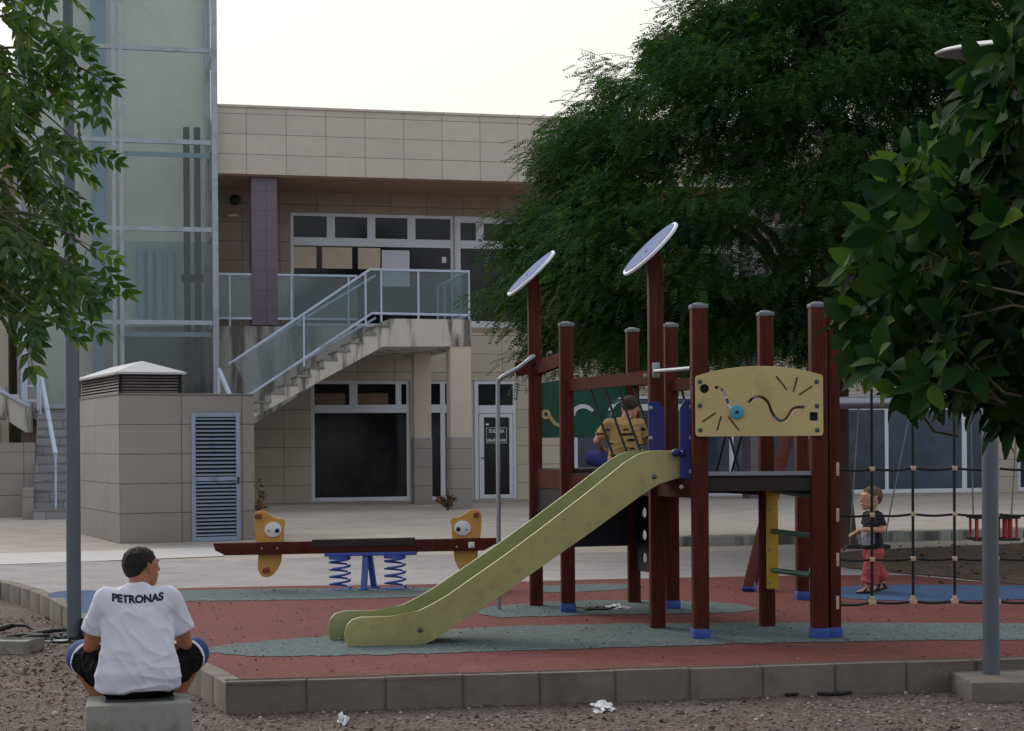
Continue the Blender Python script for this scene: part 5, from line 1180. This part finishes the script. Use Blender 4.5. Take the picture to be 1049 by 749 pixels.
# --- man seated on the block, seen from behind, face turned to the right
MM = Matrix.Translation((-2.0, 9.36, GZ)) @ Matrix.Rotation(math.radians(12), 4, 'Z')
PM_ = thing('person', 'man in a white lettered T-shirt and black shorts sitting on the concrete block', 'person', MM)
HM = Matrix.Translation((.022, .115, .962)) @ rotm(math.radians(54), math.radians(-3))
pr = headprims(HM)
pr += limb(((0, .045, .80), .068), ((.006, .085, .87), .058), ((.014, .10, .935), .057))
pr += [[((0, 0, .385), (.165, .12, .09)), ((0, -.02, .5), (.145, .105, .08))], [((0, -.02, .5), (.145, .105, .08)), ((0, .02, .69), (.165, .11, .11))], [((0, .03, .73), (.15, .10, .08)), ((-.165, .05, .785), .055), ((.165, .05, .785), .055)]]
for s in (-1, 1):
    pr += limb(((s*.175, .05, .785), .056), ((s*.21, .09, .67), .05), ((s*.25, .145, .545), .041), ((s*.25, .25, .53), .042), ((s*.225, .385, .505), .028))
    pr += hand((s*.225, .385, .505), (-s*.45, .8, -.12), (-s*.3, -.2, -1), 1., -s)
    pr += limb(((s*.095, .02, .37), .095), ((s*.21, .18, .44), .082), ((s*.318, .325, .485), .062)) + limb(((s*.318, .33, .48), .058), ((s*.26, .35, .36), .058), ((s*.135, .345, .10), .036))
    pr += foot((s*.13, .345, .09), (s*.25, 1, 0), 1.05)
body = part_mesh(sculpt(pr, .005, 3), 'body', M['skin'], PM_)
part_mesh(hairmesh(HM, .0035), 'hair', M['hair'], PM_, .003, 75); eyes(PM_, HM, body)
sh = [[((0, .0, .33), (.225, .15, .02)), ((0, -.025, .41), (.232, .15, .05))], [((0, -.025, .41), (.232, .15, .05)), ((0, -.03, .55), (.20, .125, .06))], [((0, -.03, .55), (.20, .125, .06)), ((0, .025, .71), (.198, .125, .08))],
      [((0, .025, .70), (.19, .12, .09)), ((-.16, .05, .785), .080), ((.16, .05, .785), .080), ((0, .05, .81), (.1, .085, .05))], [((0, .05, .80), (.11, .09, .05)), ((.002, .07, .87), .066, (0, .45, 1))]]
for s in (-1, 1): sh += [[((s*.155, .05, .785), .084), ((s*.225, .10, .62), .076, (s*.3, .3, -1))]]
me = sculpt(sh, .0065, 26); shirt = part_mesh(me, 'shirt', M['shirt'], PM_, .008, 6, st=(1, 1, .5))
def creases(o, amp, f):
    for_co = [v.co.copy() for v in o.data.vertices]; nn = [v.normal.copy() for v in o.data.vertices]; out = []
    for c, n_ in zip(for_co, nn):
        a = noise.noise(Vector((c.x*f+c.z*f*.7, c.y*f, c.z*f*.35-c.x*2))); b_ = noise.noise(Vector((c.x*f*.35, c.y*f*.5, c.z*f*1.3+3)))
        wz = max(0., min(1., (.58-c.z)/.2)); r = (1-abs(a))**5*(1-.5*wz)+(1-abs(b_))**5*wz
        out += list(c+n_*(r-.3)*amp)
    o.data.vertices.foreach_set('co', out); o.data.update()
creases(shirt, .009, 11)
bv = BVHTree.FromPolygons([v.co.copy() for v in shirt.data.vertices], [list(p.vertices) for p in shirt.data.polygons])
tm = text_mesh('PETRONAS', .062, .0034, 4); bm = bmesh.new(); bm.from_mesh(tm); bpy.data.meshes.remove(tm); bmesh.ops.triangulate(bm, faces=bm.faces)
bmesh.ops.subdivide_edges(bm, edges=[e for e in bm.edges if e.calc_length() > .012], cuts=2); bmesh.ops.triangulate(bm, faces=bm.faces)
w_ = max(v.co.x for v in bm.verts)-min(v.co.x for v in bm.verts)
for v in bm.verts:
    x = v.co.x*.268/w_; z = .828+v.co.z*.86+.012*((x/.13)**2-.5); h = bv.ray_cast(Vector((x+.0, -1, z-.018)), Vector((0, 1, 0)))
    v.co = (h[0]+Vector((0, -.0022, 0))) if h[0] else Vector((x, 0, z))
q = MB(); q.bm.free(); q.bm = bm; q.build('shirt_lettering', M['navytxt'], shirt, True, smooth=0)
so = [[((0, .0, .355), (.205, .15, .085)), ((-.1, .05, .37), .11), ((.1, .05, .37), .11)]]
for s in (-1, 1): so += [[((s*.1, .03, .375), .112), ((s*.274, .263, .463), .092, (s*.22, .305, .12))]]
creases(part_mesh(sculpt(so, .006, 6), 'shorts', M['shorts'], PM_, .004, 12), .01, 12)
for s in (-1, 1):
    h0 = Vector((s*.1, .03, .37)); k0 = Vector((s*.318, .325, .485)); d = k0-h0; f = lambda t: h0+d*t
    q = MB(); q.tube([f(.785), f(.79), f(.835), f(.84)], [.088, .0945, .0945, .088], 28); q.build('white_stripe', M['shirt'], PM_, True)
    q = MB(); q.tube([f(.84), f(.845), f(.93), f(.99), f(1.05), f(1.09)], [.088, .095, .092, .084, .066, .04], 28); q.build('blue_cuff', M['cuff'], PM_, True)
for s in (-1, 1):
    A = Vector((s*.13, .345, .09)); d = Vector((s*.25, 1, 0)).normalized(); x = Vector((d.y, -d.x, 0))
    sp_ = [[(tuple(A+d*-.04+Vector((0, 0, -.062))), (.038, .038, .026)), (tuple(A+d*.09+Vector((0, 0, -.06))), (.046, .046, .03)), (tuple(A+d*.19+Vector((0, 0, -.068))), (.04, .04, .02)), (tuple(A+d*.01+Vector((0, 0, -.02))), (.04, .04, .02))]]
    part_mesh(sculpt(sp_, .006, 4), 'shoe', M['sandal'], PM_)
# --- boy sitting on the bridge of the tower
BMx = Matrix.Translation(at(640, 476, 14.5)) ; BMx.translation.z = ZD
BMx = BMx @ Matrix.Rotation(math.radians(14), 4, 'Z')
PBy = thing('person', 'boy in a yellow dashed T-shirt sitting on the climbing tower with bowed head', 'person', BMx)
HM = Matrix.Translation((.075, .085, .53)) @ rotm(math.radians(30), math.radians(32)) @ Matrix.Scale(.93, 4)
pr = headprims(HM)+limb(((.01, .02, .40), .05), ((.03, .04, .46), .044), ((.06, .065, .50), .045))
pr += [[((0, 0, .1), (.125, .095, .08)), ((0, -.02, .22), (.11, .08, .06))], [((0, -.02, .22), (.11, .08, .06)), ((0, 0, .36), (.125, .08, .07))], [((0, .01, .38), (.1, .07, .05)), ((-.135, .02, .40), .04), ((.135, .02, .40), .04)]]
for s in (-1, 1):
    pr += limb(((s*.14, .02, .40), .04), ((s*.215, .07, .27), .032), ((s*.12, .235, .2), .022)) + hand((s*.12, .235, .2), (-s*.5, .6, -.3), (0, -.4, -1), .7, -s)
    pr += limb(((s*.07, .02, .09), .07), ((s*.22, .22, .13), .05), ((s*.06, .3, .05), .032)) + foot((s*.06, .3, .06), (-s*.8, .4, 0), .75)
body = part_mesh(sculpt(pr, .005, 3), 'body', M['skinc'], PBy); part_mesh(hairmesh(HM), 'hair', M['hairb'], PBy, .0015, 60); eyes(PBy, HM, body)
m, nt, b = newmat('yellow_dashed_cotton'); tc_ = nd(nt, 'ShaderNodeTexCoord'); mp = nd(nt, 'ShaderNodeMapping'); mp.inputs['Scale'].default_value = (8, 8, 24); mp.inputs['Rotation'].default_value = (0, .25, 0); lk(nt, tc_.outputs['Object'], mp.inputs[0])
vo = nd(nt, 'ShaderNodeTexVoronoi'); vo.inputs['Scale'].default_value = 1.; lk(nt, mp.outputs[0], vo.inputs['Vector'])
lk(nt, mixc(nt, ramp(nt, vo.outputs['Distance'], .27, .33), lin(40, 34, 28), lin(178, 146, 92)), b.inputs['Base Color']); b.inputs['Roughness'].default_value = .9; M['yellowtee'] = m
sh = [[((0, 0, .07), (.155, .12, .03)), ((0, -.025, .22), (.14, .105, .06))], [((0, -.025, .22), (.14, .105, .06)), ((0, 0, .37), (.135, .092, .07))], [((0, .0, .37), (.12, .085, .06)), ((-.135, .02, .40), .05), ((.135, .02, .40), .05), ((.02, .03, .43), (.06, .05, .03))]]
for s in (-1, 1): sh += [[((s*.135, .02, .40), .052), ((s*.188, .05, .30), .056, (s*.4, .3, -1))]]
creases(part_mesh(sculpt(sh, .006, 14), 'shirt', M['yellowtee'], PBy, .005, 9), .008, 14)
so = [[((0, 0, .085), (.14, .11, .075)), ((-.07, .03, .09), .078), ((.07, .03, .09), .078)]]
for s in (-1, 1): so += [[((s*.07, .03, .09), .08), ((s*.235, .225, .13), .064, (s*.5, .7, .1))]]
part_mesh(sculpt(so, .006, 4), 'shorts', M['navyshort'], PBy, .003, 14)
# --- small child walking to the left behind the net
tp = G(895, 608.5); TM = Matrix.Translation((tp.x, tp.y, .012)) @ Matrix.Rotation(math.radians(108), 4, 'Z')
PT = thing('person', 'small child in a black T-shirt and coral red trousers walking behind the climbing net', 'person', TM)
HM = Matrix.Translation((0, .02, .885)) @ rotm(0, math.radians(-2)) @ Matrix.Scale(1.03, 4)
pr = headprims(HM)+limb(((0, -.01, .74), .042), ((0, .0, .80), .038), ((0, .01, .85), .042))
pr += [[((0, 0, .44), (.095, .075, .06)), ((0, .02, .55), (.095, .08, .06))], [((0, .02, .55), (.095, .08, .06)), ((0, 0, .68), (.1, .072, .07))], [((0, -.005, .70), (.085, .06, .05)), ((-.1, 0, .72), .036), ((.1, 0, .72), .036)]]
for s, e, hd in ((-1, (-.155, -.01, .595), (-.11, .16, .60)), (1, (.15, -.02, .59), (.12, .12, .56))):
    pr += limb(((s*.105, 0, .72), .037), (e, .031), (hd, .021)) + hand(hd, (Vector(hd)-Vector(e)), (0, -.2, -1), .55, -s)
for s, kn, an, fd in ((-1, (-.06, .055, .25), (-.06, .085, .065), (0, 1, 0)), (1, (.06, -.02, .24), (.06, -.125, .085), (.1, 1, -.25))):
    pr += limb(((s*.05, 0, .42), .065), (kn, .046), (an, .03)) + foot(an, fd, .62)
body = part_mesh(sculpt(pr, .0045, 3), 'body', M['skinc'], PT); part_mesh(hairmesh(HM), 'hair', M['hairl'], PT, .001, 60); eyes(PT, HM, body)
sh = [[((0, .01, .42), (.12, .098, .015)), ((0, .02, .55), (.115, .095, .06))], [((0, .02, .55), (.115, .095, .06)), ((0, 0, .68), (.112, .085, .07))], [((0, 0, .69), (.1, .075, .06)), ((-.1, 0, .72), .045), ((.1, 0, .72), .045), ((0, 0, .765), .046, (0, .2, 1))]]
for s, e in ((-1, (-.145, -.005, .635)), (1, (.14, -.01, .63))): sh += [[((s*.1, 0, .72), .048), (e, .053, (s*.35, 0, -1))]]
tee = part_mesh(sculpt(sh, .005, 10), 'shirt', M['blacktee'], PT, .004, 12); creases(tee, .006, 18)
bv = BVHTree.FromPolygons([v.co.copy() for v in tee.data.vertices], [list(p.vertices) for p in tee.data.polygons])
q = MB(); grid = []
for i in range(13):
    row = []
    for j in range(13):
        a = -1.25+1.7*i/12; z = .45+.17*j/12; o_ = Vector((0, .01, z)); dr_ = Vector((math.sin(a), math.cos(a), 0)); h = bv.ray_cast(o_+dr_*.5, -dr_)
        row.append(q.bm.verts.new(h[0]+dr_*.002 if h[0] else o_+dr_*.1))
    grid.append(row)
for i in range(12):
    for j in range(12):
        if (i in (0, 11)) and (j in (0, 11)): continue
        q.bm.faces.new((grid[i][j], grid[i+1][j], grid[i+1][j+1], grid[i][j+1]))
q.build('shirt_print', M['print'], tee, True)
tr_ = [[((0, 0, .41), (.105, .088, .045)), ((-.05, .01, .37), .082), ((.05, -.01, .37), .08)]]
for s, kn, hm in ((-1, (-.06, .055, .25), (-.062, .08, .095)), (1, (.06, -.025, .25), (.06, -.115, .115))): tr_ += [[((s*.05, 0, .38), .08), (kn, .078)], [(kn, .078), (hm, .084, (0, hm[1]-kn[1], hm[2]-kn[2]))]]
creases(part_mesh(sculpt(tr_, .005, 8), 'trousers', M['coral'], PT, .005, 14), .005, 12)
for s, an, up_ in ((-1, Vector((-.06, .085, .065)), 0.), (1, Vector((.06, -.125, .085)), -.02)):
    sp_ = [[(tuple(an+Vector((0, -.035, -.05))), (.026, .028, .014)), (tuple(an+Vector((0, .06, -.048+up_))), (.032, .03, .013)), (tuple(an+Vector((0, .115, -.05+up_*1.5))), (.026, .024, .01))], [(tuple(an+Vector((0, .06, -.036+up_))), (.03, .016, .012)), (tuple(an+Vector((0, .03, -.02))), (.026, .012, .012))], [(tuple(an+Vector((0, -.02, -.03))), (.028, .028, .018)), (tuple(an), (.03, .03, .012))]]
    part_mesh(sculpt(sp_, .004, 3), 'sandal', M['sandal'], PT)

# ================================================================ LIGHT AND CAMERA
W = bpy.data.worlds.new('World'); SC.world = W; W.use_nodes = True; nt = W.node_tree; bg = nt.nodes['Background']
SUN_EL, SUN_AZ = math.radians(32), math.radians(-35)                       # low behind the building; azimuth from +Y towards +X
sk = nd(nt, 'ShaderNodeTexSky', sky_type='NISHITA'); sk.sun_disc = False; sk.sun_elevation = SUN_EL; sk.sun_rotation = SUN_AZ; sk.air_density = 1.2; sk.dust_density = 3.0; sk.ozone_density = 1.5
hs = nd(nt, 'ShaderNodeHueSaturation'); hs.inputs['Saturation'].default_value = .32; lk(nt, sk.outputs[0], hs.inputs['Color'])
c = mixc(nt, .5, hs.outputs[0], (7.4, 7.7, 8.3, 1))
tc = nd(nt, 'ShaderNodeTexCoord'); sp = nd(nt, 'ShaderNodeSeparateXYZ'); lk(nt, tc.outputs['Generated'], sp.inputs[0])
mu = nd(nt, 'ShaderNodeMath', operation='MULTIPLY'); lk(nt, ramp(nt, sp.outputs[1], .35, .85), mu.inputs[0]); lk(nt, ramp(nt, sp.outputs[2], .12, .6, 1, 0), mu.inputs[1])
c = mixc(nt, mu.outputs[0], c, (8.0, 7.78, 7.15, 1))                        # cream dusk glow low over the building
lk(nt, c, bg.inputs[0]); bg.inputs[1].default_value = .1
sl = bpy.data.lights.new('Sun', 'SUN'); sl.energy = 1.5; sl.angle = math.radians(45); sl.color = (1, .93, .82)
so_ = bpy.data.objects.new('Sun', sl); COL.objects.link(so_); so_.location = (0, 0, 30)
sv = Vector((math.sin(SUN_AZ)*math.cos(SUN_EL), math.cos(SUN_AZ)*math.cos(SUN_EL), math.sin(SUN_EL))); so_.rotation_euler = sv.to_track_quat('Z', 'Y').to_euler()
cd = bpy.data.cameras.new('Camera'); co = bpy.data.objects.new('Camera', cd); COL.objects.link(co); SC.camera = co
co.location = (0, 0, ZC); co.rotation_euler = (PI/2, RL, 0); cd.sensor_width = 36; cd.lens = 36*F/1049; cd.shift_y = (CY-374.5)/1049; cd.clip_start = .1; cd.clip_end = 2000
SC.view_settings.view_transform = 'Standard'; SC.view_settings.look = 'None'; SC.view_settings.gamma = 1; SC.view_settings.exposure = .38; SC.view_settings.use_curve_mapping = False
SC.render.engine = 'CYCLES'; SC.cycles.use_denoising = True; SC.cycles.max_bounces = 8; SC.cycles.transparent_max_bounces = 16
SC.cycles.sample_clamp_indirect = 8.
bpy.data.scenes.remove(TS)
